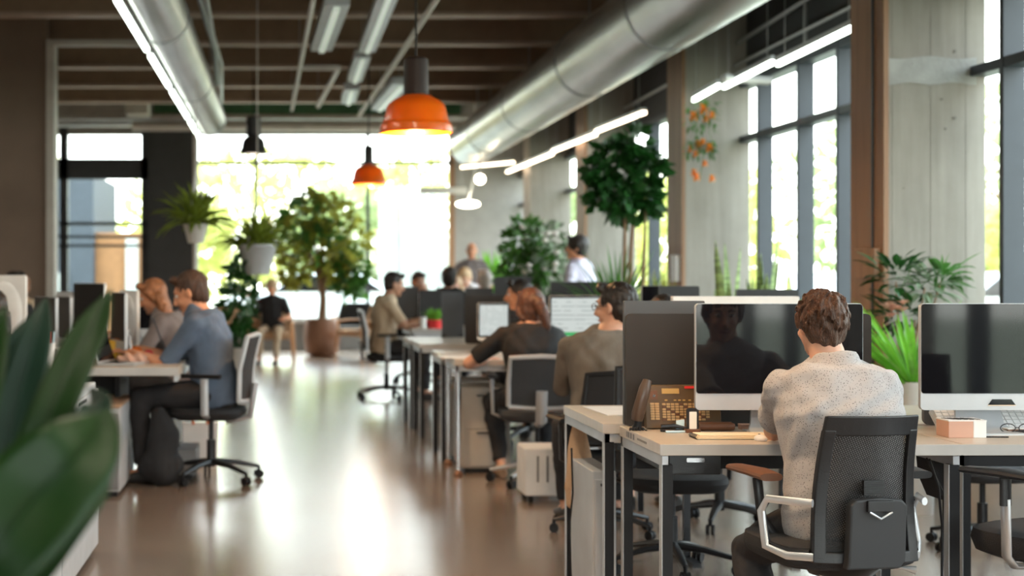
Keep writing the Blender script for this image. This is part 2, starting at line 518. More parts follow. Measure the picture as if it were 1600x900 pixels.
def speckle():
    m = mat('speckled_knit', (0.60, 0.56, 0.54), 0.9, var=0.04, bump=0.35, bs=14, sheen=0.2)
    n = m.node_tree.nodes; l = m.node_tree.links; p = n['Principled BSDF']
    t = n.new('ShaderNodeTexCoord')
    vo = n.new('ShaderNodeTexVoronoi'); vo.inputs['Scale'].default_value = 170; vo.inputs['Randomness'].default_value = 1
    l.new(t.outputs['Object'], vo.inputs['Vector'])
    cr = n.new('ShaderNodeValToRGB'); cr.color_ramp.elements[0].position = 0.19; cr.color_ramp.elements[0].color = (0.07, 0.06, 0.065, 1)
    cr.color_ramp.elements[1].position = 0.27; cr.color_ramp.elements[1].color = (0.355, 0.345, 0.355, 1)
    l.new(vo.outputs['Distance'], cr.inputs[0]); l.new(cr.outputs[0], p.inputs['Base Color'])
    return m
MT['speckle'] = speckle()

def screen_mat(name, lines, green=False):
    """lit document page: pale ground with rows of text"""
    m = bpy.data.materials.new(name); m.use_nodes = True
    n = m.node_tree.nodes; l = m.node_tree.links; p = n['Principled BSDF']
    t = n.new('ShaderNodeTexCoord'); s = n.new('ShaderNodeSeparateXYZ'); l.new(t.outputs['Generated'], s.inputs[0])
    a = n.new('ShaderNodeMath'); a.operation = 'MULTIPLY'; a.inputs[1].default_value = lines; l.new(s.outputs['Z'], a.inputs[0])
    f = n.new('ShaderNodeMath'); f.operation = 'FRACT'; l.new(a.outputs[0], f.inputs[0])
    g = n.new('ShaderNodeMath'); g.operation = 'LESS_THAN'; g.inputs[1].default_value = 0.22; l.new(f.outputs[0], g.inputs[0])
    nz = n.new('ShaderNodeTexNoise'); nz.inputs['Scale'].default_value = 5; l.new(t.outputs['Generated'], nz.inputs['Vector'])
    q = n.new('ShaderNodeMath'); q.operation = 'GREATER_THAN'; q.inputs[1].default_value = 0.45; l.new(nz.outputs['Fac'], q.inputs[0])
    k = n.new('ShaderNodeMath'); k.operation = 'MULTIPLY'; l.new(g.outputs[0], k.inputs[0]); l.new(q.outputs[0], k.inputs[1])
    mx = n.new('ShaderNodeMix'); mx.data_type = 'RGBA'; mx.inputs[6].default_value = (0.80, 0.87, 0.84, 1); mx.inputs[7].default_value = (0.45, 0.50, 0.50, 1)
    l.new(k.outputs[0], mx.inputs[0]); out = mx.outputs[2]
    if green:
        c = n.new('ShaderNodeMath'); c.operation = 'COMPARE'; c.inputs[1].default_value = 0.09; c.inputs[2].default_value = 0.05; l.new(s.outputs['Z'], c.inputs[0])
        m2 = n.new('ShaderNodeMix'); m2.data_type = 'RGBA'; m2.inputs[7].default_value = (0.05, 0.55, 0.15, 1); l.new(out, m2.inputs[6]); l.new(c.outputs[0], m2.inputs[0]); out = m2.outputs[2]
    p.inputs['Base Color'].default_value = (0.02, 0.02, 0.02, 1); p.inputs['Roughness'].default_value = 0.2
    l.new(out, p.inputs['Emission Color']); p.inputs['Emission Strength'].default_value = 0.55
    return m
MT['page'] = screen_mat('document_screen', 16)
MT['page_green'] = screen_mat('table_screen', 9, True)

# ================================================================== THE SETTING
YF = 27.0      # far wall
XW = 4.2       # plane of the right-hand windows
XL = -7.5
YB = -5.0
ZC = 4.5
g = G().b2(XL, XW + 0.3, YB, YF + 0.3, -0.1, 0)
struct('floor', g, MT['floor'])
g = G().b2(XL, XW + 0.3, YB, YF + 0.3, ZC, ZC + 0.1)
struct('ceiling', g, MT['deck'])
for i, y in enumerate([-4 + 2 * k for k in range(15)]):
    g = G(); g.mi = 0; g.b2(XL, XW, y - 0.04, y + 0.04, 4.03, ZC); g.mi = 1; g.b2(XL, XW, y - 0.10, y + 0.10, 3.99, 4.03)
    struct('beam_%d' % (i + 1), g, [MT['beam_brown'], MT['flange']])
struct('wall_left', G().b2(XL - 0.2, XL, YB, YF, 0, ZC), MT['wall_beige'])

# brown partition on the left with a pale framed opening
YP = 17.6; xp = X(73, YP)
struct('wall_partition', G().b2(XL, xp, YP, YP + 0.2, 0, ZC), MT['partition'])
g = G(); g.b2(xp, xp + 0.09, YP - 0.05, YP + 0.25, 0, 3.98)
g.b2(xp, X(262, YP), YP - 0.05, YP + 0.1, 3.93, 3.99)
struct('trim_1', g, MT['frame_pale'])

# right side: columns with a timber lined inner face
cols = [9.28, 13.96, 18.45, 22.6]
XC = 3.63
for i, y in enumerate([0.2, 4.7] + cols):
    g = G(); g.b2(XC + 0.03, XW + 0.05, y, y + 0.52, 0, ZC)
    o = struct('wall_pier_%d' % (i + 1), g, [MT['concrete'], MT['sticker']], bev=0.006)
    if i >= 2:
        gg = G(); gg.b2(XC, XC + 0.03, y - 0.01, y + 0.53, 0, ZC)
        gg2 = G()
        struct('trim_lining_%d' % i, gg, MT['timber'] if i < 5 else MT['wall_beige'])
# board joints, bolt holes and a plaster patch on the nearest pier
g = G()
for px in (1394, 1454, 1509):
    g.b2(X(px, 9.28) - 0.0009, X(px, 9.28) + 0.0009, 9.2785, 9.281, 0, ZC)
for px, py, r in ((1492, 80, .009), (1492, 184, .010), (1472, 155, .006), (1478, 201, .006), (1412, 294, .006), (1425, 100, .004)):
    c = at(px, py, 9.277); g.tube([c + V((0, -0.003, 0)), c + V((0, 0.004, 0))], r, 12)
struct('trim_pier_joints', g, MT['joint'])
g = G(); y = 9.28
out = []
for k in range(13):
    out.append((X(1380 + 145 * k / 12, y), Z(90 + 2.2 * math.sin(k * .8), y)))
for k in range(12, -1, -1):
    out.append((X(1380 + 145 * k / 12, y), Z(131 + 2.0 * math.sin(k * 1.1 + 1), y)))
g.prism(out, (0, y + 0.01, 0), (1, 0, 0), (0, 0, 1), (0, -0.016, 0))
struct('trim_plaster_band', g, MT['plaster'])
g = G(); g.b2(XC - 0.012, XC, 9.42, 9.44, 0, ZC)
struct('trim_conduit', g, MT['mullion_dark'])

# right-hand window wall: low sill wall, mullions, transoms, dark upper wall
struct('wall_right_sill', G().b2(XW + 0.02, XW + 0.25, YB, YF, 0, 0.45), MT['wall_beige'])
struct('wall_right_upper', G().b2(XW + 0.02, XW + 0.25, YB, YF, 3.06, ZC), MT['wall_dark'])
struct('window_ledge_right', G().b2(XW - 0.16, XW + 0.02, YB, YF, 0.45, 0.49), MT['sill'])
struct('window_glass_right', G().b2(XW + 0.06, XW + 0.065, YB, YF, 0.45, 3.06), MT['glass'])
mull_y = [8.87, 7.9, 6.9, 5.9, 3.6, 2.5, 1.4, -0.8, -2, -3.2, 10.7, 11.5, 12.38, 13.42, 15.4, 16.4, 17.4, 19.6, 20.6, 21.7, 23.9, 24.9, 25.9]
for i, y in enumerate(mull_y):
    struct('window_mullion_%d' % (i + 1), G().b2(XW - 0.05, XW + 0.08, y - 0.025, y + 0.025, 0.45, 3.06), MT['mullion'], bev=0.004)
for i, z in enumerate((0.52, 2.53, 3.03)):
    struct('window_transom_%d' % (i + 1), G().b2(XW - 0.045, XW + 0.08, YB, YF, z - 0.03, z + 0.03), MT['mullion'], bev=0.004)

# far wall: sill wall, big window, dark pier, left glazed bay, grey wall on the right
def fx(px): return X(px, YF)
def fz(py): return Z(py, YF)
struct('wall_far_upper', G().b2(XL, XW + 0.2, YF, YF + 0.2, fz(210), ZC), MT['wall_grey'])
struct('trim_green_band', G().b2(fx(240), fx(720), YF - 0.06, YF - 0.01, fz(183), fz(160)), MT['green_strip'])
struct('wall_far_sill', G().b2(fx(305), fx(708), YF, YF + 0.2, 0, fz(497)), MT['wall_grey'])
struct('window_ledge_far', G().b2(fx(305), fx(708), YF - 0.22, YF, fz(505), fz(499)), MT['sill'])
struct('wall_far_right', G().b2(fx(708), XW + 0.2, YF, YF + 0.2, 0, fz(210)), MT['wall_grey'])
struct('wall_far_pier', G().b2(fx(234), fx(303), YF - 0.3, YF + 0.2, 0, fz(200)), MT['wall_dark'])
struct('trim_pale_post', G().b2(fx(303), fx(308), YF - 0.3, YF, 0, fz(205)), MT['frame_pale'])
struct('window_far_glass', G().b2(fx(305), fx(708), YF + 0.08, YF + 0.085, fz(497), fz(210)), MT['glass'])
for i, px in enumerate((305, 400, 575, 706)):
    wd = 0.03 if i in (1, 2) else 0.05
    struct('window_far_mullion_%d' % (i + 1), G().b2(fx(px) - wd, fx(px) + wd, YF - 0.02, YF + 0.1, fz(497), fz(210)), MT['mullion_dark'] if i < 3 else MT['timber'])
struct('window_far_transom', G().b2(fx(305), fx(708), YF - 0.02, YF + 0.1, fz(257), fz(252)), MT['mullion_dark'])
# left glazed bay
struct('wall_far_left', G().b2(XL, fx(-60), YF, YF + 0.2, 0, fz(205)), MT['wall_grey'])
struct('window_left_glass', G().b2(fx(-60), fx(236), YF + 0.08, YF + 0.085, 0, fz(200)), MT['glass'])
for i, (px, wd) in enumerate(((-60, .06), (22, .06), (100, .07), (229, .09))):
    struct('window_left_mullion_%d' % (i + 1), G().b2(fx(px) - wd, fx(px) + wd, YF - 0.05, YF + 0.12, 0, fz(200)), MT['mullion_dark'])
for i, (a, b) in enumerate(((280, 248), (352, 347), (372, 368), (386, 382), (470, 462))):
    struct('window_left_transom_%d' % (i + 1), G().b2(fx(-60), fx(236), YF - 0.05, YF + 0.12, fz(a), fz(b)), MT['mullion_dark'] if i < 2 else MT['mullion'])
# back wall behind the camera, its unseen window added for front fill light
struct('wall_back', G().b2(XL, XW, YB - 0.2, YB, 0, 1.2), MT['partition'])
struct('wall_back_left', G().b2(XL, -2.0, YB - 0.2, YB, 1.2, 3.0), MT['partition'])
struct('wall_back_upper', G().b2(XL, XW, YB - 0.2, YB, 3.0, ZC), MT['partition'])
struct('window_fill_glass', G().b2(-2.0, XW, YB - 0.1, YB - 0.095, 1.2, 3.0), MT['glass'])
# small boxes fixed on the timber linings
tag(obj('switch_box', G().b2(XC - 0.05, XC, 9.30, 9.62, Z(392, 9.4) - 0.17, Z(388, 9.4)), MT['timber'], bev=0.006), 'brown switch box fixed on the timber side of the nearest column', 'switch box')
tag(obj('switch_box', G().b2(XC - 0.045, XC, 14.0, 14.2, Z(440, 14.0), Z(398, 14.0)), MT['white'], bev=0.006), 'white switch box fixed on the second column from the camera', 'switch box')

# ================================================================== OUTSIDE
g = G().b2(-60, 90, -40, 110, -0.35, -0.12)
o = obj('outside_ground', g, MT['out_ground'], smooth=False); o['kind'] = 'structure'
def leaf_cloud(c, r, n, size, seed, flat=0.0, vary=0.5):
    q = random.Random(seed); g = G()
    for i in range(n):
        while True:
            p = V((q.uniform(-1, 1), q.uniform(-1, 1), q.uniform(-1, 1)))
            if p.length <= 1: break
        p = p.normalized() * (p.length ** 0.55)
        lump = 1 + 0.22 * math.sin(5 * p.x + seed) * math.sin(4 * p.z + seed * 2)
        pos = V((c[0] + p.x * r[0] * lump, c[1] + p.y * r[1] * lump, c[2] + p.z * r[2] * lump))
        d = (p + V((q.uniform(-1, 1), q.uniform(-1, 1), q.uniform(-1, .6))) * 0.9).normalized()
        s = size * q.uniform(1 - vary, 1 + vary)
        u, t = frame(d); a = q.uniform(0, 6.28); sd = u * math.cos(a) + t * math.sin(a)
        g.add([pos, pos + d * s * .5 + sd * s * .28, pos + d * s, pos + d * s * .5 - sd * s * .28], [(0, 1, 2, 3)])
    return g
def out_tree(label, loc, h, cr, m, seed, kind='leafy'):
    t = thing('outdoor_tree', label, 'tree', loc, 0, 'trees outside the windows')
    g = G(); q = random.Random(seed)
    g.tube([(0, 0, 0), (.05, 0, h * .3), (0, .05, h * .6), (0, 0, h * .85)], [.16, .12, .08, .03], 8)
    for k in range(4):
        a = q.uniform(0, 6.28); z = h * q.uniform(.3, .6)
        g.tube([(0, 0, z), (math.cos(a) * cr * .5, math.sin(a) * cr * .5, z + cr * .6)], [.06, .02], 6)
    obj('trunk', g, MT['bark'], t)
    obj('crown', leaf_cloud((0, 0, h * .62), (cr, cr, h * .42), 1100, 0.40, seed), m, t, smooth=False)
    return t
LO = MT['leaf_out']; LG = MT['leaf_out_green']
pos = [(-8.0, 47, 6.5, 2.0, LO, 'yellow green tree outside the far left glazed bay'), (-3.2, 45.6, 5.2, 1.8, LO, 'low yellow green tree outside behind the hanging fern'),
       (-.6, 50, 7.4, 2.3, LO, 'yellow green tree outside left of the potted tree'), (1.9, 44, 5.2, 1.7, LG, 'green tree outside behind the potted indoor tree'),
       (4.4, 51, 7.2, 2.2, LO, 'yellow green tree outside right of the far window post'), (7.4, 46, 6.4, 1.8, LG, 'green tree outside by the right edge of the far window'),
       (9.6, 36, 5.0, 1.8, LO, 'yellow tree outside past the far end of the window wall'), (16.2, 41, 8.0, 2.4, LG, 'green tree seen through the second window bay'),
       (15.0, 35, 4.2, 1.5, LO, 'low yellow shrub like tree in the second window bay'), (21.5, 46, 8.6, 2.5, LG, 'farther green tree in the second window bay'),
       (25.5, 38.5, 7.6, 2.4, LG, 'green tree seen in the rightmost window'), (19.6, 35.5, 4.2, 1.6, LO, 'low yellow tree seen in the rightmost window')]
for i, (x, y, h, cr, m, lab) in enumerate(pos):
    out_tree(lab, (x, y, -0.12), h * .72, cr, m, 100 + i)
def birch(label, x, y, h):
    o = obj('birch_trunk', G().tube([(0, 0, 0), (.03, 0, h * .5), (0, 0, h)], [.16, .13, .09], 8), MT['out_pale'], loc=(x, y, -0.12))
    tag(o, label, 'tree trunk', 'pale trunks outside the far window')
for i, px in enumerate((598, 613, 630, 645, 660, 675, 691)):
    birch('pale tree trunk outside the far window, %s' % ['first from the window post', 'second from the window post', 'third from the window post', 'fourth from the window post', 'fifth, near the window middle', 'second from the window right edge', 'nearest the window right edge'][i], X(px, 38), 38, 3.6)
def car(label, loc, rz):
    t = thing('parked_car', label, 'car', loc, rz)
    prof = [(-2.1, .35), (-2.15, .75), (-1.9, .95), (-1.1, 1.05), (-.5, 1.45), (.9, 1.48), (1.6, 1.05), (2.05, .95), (2.15, .6), (2.1, .35)]
    g = G().prism(prof, (0, -.85, 0), (1, 0, 0), (0, 0, 1), (0, 1.7, 0)); obj('body', g, MT['car_white'], t, bev=.08)
    g = G().prism([(-1.0, 1.07), (-.48, 1.40), (.85, 1.42), (1.4, 1.07)], (0, -.87, 0), (1, 0, 0), (0, 0, 1), (0, 1.74, 0)); obj('side_window', g, MT['glass_black'], t)
    for x in (-1.35, 1.35):
        for y in (-.8, .8):
            obj('wheel', G().tube([(x, y - .1, .33), (x, y + .1, .33)], .33, 20), MT['black'], t)
car('white car parked outside behind the potted tree', (0.7, 34, -0.12), R(8))
car('white car parked outside the rightmost window', (X(1538, 26), 26, -0.12), R(20))
car('white car parked outside the second window bay', (11.0, 30.6, -0.12), R(75))
t = thing('outbuilding', 'low outbuilding with grey and peach walls outside the far left glass', 'building', (0, 36, -0.12))
obj('wall', G().b2(X(-120, 36), X(146, 36), 0, 5, 0, Z(262, 36)), MT['out_grey'], t, bev=.02)
obj('wall', G().b2(X(146, 36), X(262, 36), .3, 5, 0, Z(355, 36)), MT['out_peach'], t, bev=.02)
obj('panel', G().b2(X(195, 36), X(214, 36), .2, .3, 0, Z(365, 36)), MT['out_pale'], t)
obj('panel', G().b2(X(85, 36), X(106, 36), -.1, 0, .4, Z(418, 36)), MT['out_pale'], t)

# ================================================================== DUCTS, PIPES, LAMPS
def duct(label, y0, y1, cx, cz, r, seams, sway=0):
    t = thing('ventilation_duct', label, 'duct', (cx, y0, cz))
    g = G(); rs = []; L = y1 - y0; n = int(L / 0.08) * 2; N = 56
    for i in range(n + 1):
        y = L * i / n; rr = r + (0.005 if i % 2 else -0.003)
        rs.append([V((rr * math.cos(2 * PI * k / N), y, rr * math.sin(2 * PI * k / N))) for k in range(N)])
    g.rings(rs, True)
    o = obj('duct_tube', g, MT['duct'], t)
    for p in o.data.polygons: p.use_smooth = True
    for y in seams:
        obj('seam_band', G().tube([(0, y - y0 - .03, 0), (0, y - y0 + .03, 0)], r + .012, 40), MT['duct_band'], t)
        obj('hanger', G().tube([(0, y - y0, r), (0, y - y0, 4.49 - cz)], .006, 6), MT['pipe'], t)
    return t
M('duct', (0.62, 0.61, 0.60), 0.34, 0.95, vs=1.5)
M('duct_band', (0.33, 0.33, 0.34), 0.35, 0.9)
duct('large silver spiral duct running overhead above the right-hand desks', 4.0, 25.4, 3.12, 3.47, 0.35, [6.5, 9.5, 12.4, 15.6, 19.4, 23])
duct('smaller silver spiral duct overhead on the left, beside the lit strip', 4.0, 20.0, -0.94, 3.32, 0.205, [7.5, 12, 16, 19.9])

def strip(label, a, b, m, group, w=.045, h=.05, cords=True):
    """a linear lamp from a to b: housing, lit diffuser, two hanging wires"""
    a, b = V(a), V(b); mid = (a + b) / 2
    t = thing('linear_light', label, 'ceiling light', mid, 0, group)
    A, B = a - mid, b - mid
    d = (B - A).normalized(); s = d.cross(V((0, 0, 1))).normalized()
    def bar(o, hw, hh):
        return G().rings([[p + s * x + V((0, 0, z)) + o for x, z in ((-hw, -hh), (hw, -hh), (hw, hh), (-hw, hh))] for p in (A, B)])
    obj('housing', bar(V((0, 0, h * .62)), w * .52, h * .30), MT['alu'], t, smooth=False)
    obj('diffuser', bar(V((0, 0, 0)), w * .48, h * .30), m, t, smooth=False)
    if cords:
        for p in (A * .8, B * .8):
            obj('hanging_wire', G().tube([p + V((0, 0, h * .9)), V((p.x, p.y, 4.49 - mid.z))], .003, 5), MT['pipe'], t)
    return t
LP = [(9.9, 12.15), (12.45, 14.52), (14.85, 17.35), (17.75, 20.0)]
for i, (a, b) in enumerate(LP):
    strip('bright linear light along the left duct, %s' % ['the one cut by the picture top', 'second from the picture top', 'third from the picture top', 'last one at the duct end'][i], (-1.07, a, 3.08), (-1.07, b, 3.08), MT['led'], 'linear lights along the left duct', .038, .05)
RP = [(9.9, 11.5), (11.62, 12.9), (13.05, 13.85)]
for i, (a, b) in enumerate(RP):
    strip('bright linear light before the second window bay, %s' % ['nearest the front column', 'middle one', 'the end above the hanging orange flowers'][i], (3.71, a, 2.91), (3.71, b, 2.88), MT['led'], 'linear lights before the window bay', .03, .06)
for i, (a, b) in enumerate([(15.1, 17.4), (17.45, 20.2), (20.25, 24.3)]):
    strip('warm linear light along the far columns, %s' % ['nearest end above the tall tree', 'middle one', 'farthest one'][i], (3.56, a, 2.9), (3.56, b, 2.93), MT['led_warm'], 'warm linear lights by the far columns', .045, .05)
strip('short warm linear light under the duct end', (2.85, 24.5, 3.02), (3.7, 24.5, 3.10), MT['led_warm'], None, .06, .06)
strip('pale bar lamp jutting out across the window bay', at(1130, 124, 12.6), at(1203, 129, 12.6), MT['white'], None, .14, .04, cords=False)
# unseen linear lights above the picture, added as fill for the room
for i, (x, y) in enumerate([(0.2, 1.0), (0.2, 5.0), (2.6, 2.0), (-3.2, 3.0), (-3.2, 8.0), (-5, 13)]):
    t = strip('added unseen fill light above the %s' % ['front aisle', 'aisle beside the front desk', 'front desks', 'left cabinets', 'left desks', 'far left desks'][i], (x, y - 1.2, 3.7), (x, y + 1.2, 3.7), MT['led'], 'added fill lights over the front of the room', .10, .08)
    ld = bpy.data.lights.new('fill_glow', 'AREA'); ld.shape = 'RECTANGLE'; ld.size = .10; ld.size_y = 2.3; ld.energy = 30; ld.color = (1, .84, .64)
    lo = bpy.data.objects.new('fill_glow', ld); COL.objects.link(lo); lo.parent = t; lo.location = (0, 0, -.05)

# unlit ceiling fixtures
def bar_between(name, label, cat, a, b, w, h, m, group=None):
    a, b = V(a), V(b); mid = (a + b) / 2; A, B = a - mid, b - mid
    d = (B - A).normalized(); s = d.cross(V((0, 0, 1))).normalized(); u = s.cross(d)
    g = G().rings([[p + s * x + u * z for x, z in ((-w, -h), (w, -h), (w, h), (-w, h))] for p in (A, B)])
    t = obj(name, g, m, bev=.006, loc=mid); tag(t, label, cat, group); return t
zc = 3.55
def yz(py, z): return (z - CAM_Z) * FPX / (430 - py)
def cpt(px, py, z):
    y = yz(py, z); return V((X(px, y), y, z))
def louvre(label, a, b, w):
    mid = (a + b) / 2; t = thing('louvre_light', label, 'ceiling light', mid)
    A, B = a - mid, b - mid; d = (B - A).normalized(); s = d.cross(V((0, 0, 1))).normalized()
    obj('housing', G().rings([[p + s * x + V((0, 0, z)) for x, z in ((-w, 0), (w, 0), (w, .09), (-w, .09))] for p in (A, B)]), MT['alu'], t, smooth=False)
    obj('tube_lamp', G().rings([[p + s * x + V((0, 0, z)) for x, z in ((-w * .25, -.03), (w * .25, -.03), (w * .25, .0), (-w * .25, .0))] for p in (A * .95, B * .95)]), MT['diffuser'], t, smooth=False)
    for p in (A * .8, B * .8):
        obj('hanging_wire', G().tube([p + V((0, 0, .09)), V((p.x, p.y, 4.49 - mid.z))], .004, 5), MT['pipe'], t)
    return t
louvre('wide silver louvre light hanging from the beams, left of the lit row', cpt(527, 8, 3.6), cpt(502, 80, 3.6), .11)
louvre('long pale louvre light cut by the picture top', cpt(610, -12, 3.7), cpt(573, 82, 3.7), .09)
louvre('short pale louvre light in the middle of its row', cpt(567, 90, 3.7), cpt(554, 128, 3.7), .09)
louvre('small pale louvre light at the far end of its row', cpt(550, 140, 3.7), cpt(544, 162, 3.7), .10)
louvre('blurred white tube light behind the large orange pendant', cpt(628, 132, 3.6), cpt(592, 172, 3.6), .11)
def rail(label, pts, r=.022, m='pipe_white'):
    mid = sum(pts, V((0, 0, 0))) / len(pts)
    t = thing('ceiling_rail', label, 'rail', mid, 0, 'rails under the ceiling')
    obj('rail_tube', G().tube([p - mid for p in pts], r, 8), MT[m], t)
    for p in (pts[0], pts[-1]):
        if p.y > 8: obj('hanger', G().tube([p - mid, V((p.x - mid.x, p.y - mid.y, 4.49 - mid.z))], .005, 5), MT['pipe'], t)
rail('pale pipe rail left of the wide louvre light', [cpt(493, -20, 3.5), cpt(470, 100, 3.5), cpt(456, 172, 3.5)])
rail('pale pipe rail crossing behind the large orange pendant', [cpt(694, -20, 3.5), cpt(628, 82, 3.5), cpt(561, 181, 3.5)], .026)
rail('pale angled rail with a short cross arm below the louvre light', [cpt(468, 106, 3.5), cpt(529, 106, 3.5), cpt(497, 166, 3.5)], .03)
rail('dark pipe along the right side of the left duct', [cpt(305, -30, 3.6), cpt(335, 78, 3.6), cpt(340, 130, 3.6)], .03, 'dark_metal')
rail('thin pale pipe right of the left duct', [cpt(322, -10, 3.7), cpt(333, 55, 3.7), cpt(346, 100, 3.7), cpt(346, 160, 3.7)], .02, 'pipe')
def pipe(label, pts, r=.03, m='pipe'):
    tag(obj('ceiling_pipe', G().tube(pts, r, 8), MT[m]), label, 'pipe', 'pipes at the ceiling')
Yp = 26.4
pipe('pale pipe across the top of the far window', [(-3.2, Yp, Z(182, Yp)), (4.1, Yp, Z(184, Yp))], .05)
pipe('wide pale tray pipe just above the far window', [(-2.6, 26.7, Z(198, 26.7)), (3.2, 26.7, Z(200, 26.7))], .075, 'pipe_white')
pipe('thin pale pipe across the left opening', [(-4.8, 25, Z(184, 25)), (-1.3, 25, Z(186, 25))], .03)
pipe('upper pale pipe on the dark wall above the second bay', [(4.12, 9.9, 3.55), (4.12, 13.9, 3.40)], .018)
pipe('lower pale pipe on the dark wall above the second bay', [(4.1, 9.9, 3.25), (4.1, 13.9, 3.2)], .014)
pipe('upright pale pipe on the dark wall above the second bay', [(4.12, 12.1, 3.1), (4.12, 12.1, 4.4)], .016)
pipe('pale pipe on the dark wall above the third bay', [(4.1, 14.6, 3.35), (4.1, 18.4, 3.3)], .018)
def hung(name, label, cat, x0, x1, y0, y1, z0, z1, m):
    t = thing(name, label, cat, ((x0 + x1) / 2, (y0 + y1) / 2, z0)); hx = (x1 - x0) / 2
    obj('casing', G().b2(-hx, hx, -(y1 - y0) / 2, (y1 - y0) / 2, 0, z1 - z0), m, t, bev=.008)
    for s in (-.8, .8): obj('hanger', G().tube([(s * hx, 0, z1 - z0), (s * hx, 0, 4.5 - z0)], .006, 6), MT['pipe'], t)
hung('cable_tray', 'perforated silver cable tray above the far left window', 'cable tray', X(80, 25.5), X(205, 25.5), 25.4, 25.7, Z(197, 25.5), Z(189, 25.5), MT['alu'])
hung('air_unit', 'pale air unit box hanging above the dark far pier', 'air unit', X(198, 25), X(232, 25), 24.8, 25.4, Z(180, 25), Z(160, 25), MT['frame_pale'])

def pendant(label, px, ytop, ybot, Y, rs, m_shade, m_neck, lit, energy, group=None, neck=.17, nh=.50):
    zb = Z(ybot, Y); zt = Z(ytop, Y); H = zt - zb
    t = thing('pendant_lamp', label, 'pendant lamp', (X(px, Y), Y, zb), 0, group)
    zs = H * (1 - nh)          # top of the shade
    prof_o = [(rs, 0), (rs * 1.0, H * .015), (rs * .97, H * .10), (rs * .90, H * .125), (rs * .88, H * .16), (rs * .80, zs * .66), (rs * .74, zs * .76), (rs * .60, zs * .87), (rs * .44, zs * .95), (rs * neck / .5, zs)]
    g = G(); N = 40
    prof = prof_o + [(a - .006, z - .006) for a, z in reversed(prof_o)]
    rr = [[V((a * math.cos(2 * PI * k / N), a * math.sin(2 * PI * k / N), z)) for k in range(N)] for a, z in prof]
    g.rings(rr, cap=False, loop=True)
    obj('lamp_shade', g, m_shade, t)
    nr = rs * neck / .5
    obj('neck', G().lathe([(nr, zs - .005), (nr * 1.0, zs + .01), (nr * .97, H * .97), (nr * .8, H)], n=28), m_neck, t)
    obj('cord', G().tube([(0, 0, H), (0, 0, 4.49 - zb)], .006 if Y < 12 else .008, 6), MT['black'], t)
    obj('bulb', G().ell((0, 0, zs * .45), (rs * .2, rs * .2, rs * .22), n=14), lit, t)
    ld = bpy.data.lights.new('lamp_glow', 'POINT'); ld.energy = energy; ld.color = (1, .62, .30) if m_shade != MT['lamp_dark'] else (1, .85, .65); ld.shadow_soft_size = rs * .2
    lo = bpy.data.objects.new('lamp_glow', ld); COL.objects.link(lo); lo.parent = t; lo.location = (0, 0, zs * .12)
    return t
pendant('large orange pendant lamp with a tall dark brown neck, above the aisle', 650, 90, 207, 9.4, .226, MT['orange_enamel'], MT['brown_enamel'], MT['bulb'], 60, 'orange pendant lamps')
pendant('smaller orange pendant lamp in front of the far window', 576, 228, 288, 18.6, .22, MT['orange_enamel'], MT['lamp_dark'], MT['bulb'], 18, 'orange pendant lamps', neck=.13, nh=.48)
pendant('dark grey pendant lamp below the end of the left duct', 396, 182, 240, 21, .19, MT['lamp_dark'], MT['lamp_dark'], MT['bulb_white'], 14, None, neck=.27, nh=.5)
pendant('orange pendant lamp above the front desk, over the picture top', 985, -260, -170, 4.7, .20, MT['orange_enamel'], MT['brown_enamel'], MT['bulb'], 160, 'orange pendant lamps')
# small glowing lamps near the far right
t = thing('globe_lamp', 'small round glowing lamp under the far end of the right duct', 'lamp', at(750, 280, 23))
obj('globe', G().ell((0, 0, 0), (.075, .075, .075)), MT['bulb_white'], t); obj('cord', G().tube([(0, 0, .07), (-.05, 0, 4.49 - Z(280, 23))], .01, 6), MT['pipe'], t)
t = thing('disc_lamp', 'flat white glowing disc lamp before the far grey wall', 'lamp', at(731, 319, 25.9))
obj('disc', G().ell((0, 0, 0), (.20, .20, .06), n=20), MT['bulb_white'], t); obj('stem', G().tube([(0, 0, .05), (.12, 0, .5), (.12, 0, 4.49 - Z(319, 25.9))], .018, 6), MT['white'], t)
hung('acoustic_baffle', 'pale hanging baffle near the right edge of the far window', 'baffle', X(655, 25), X(728, 25), 24.9, 25.0, Z(303, 25), Z(293, 25), MT['white'])
for px in (660, 722):
    pass

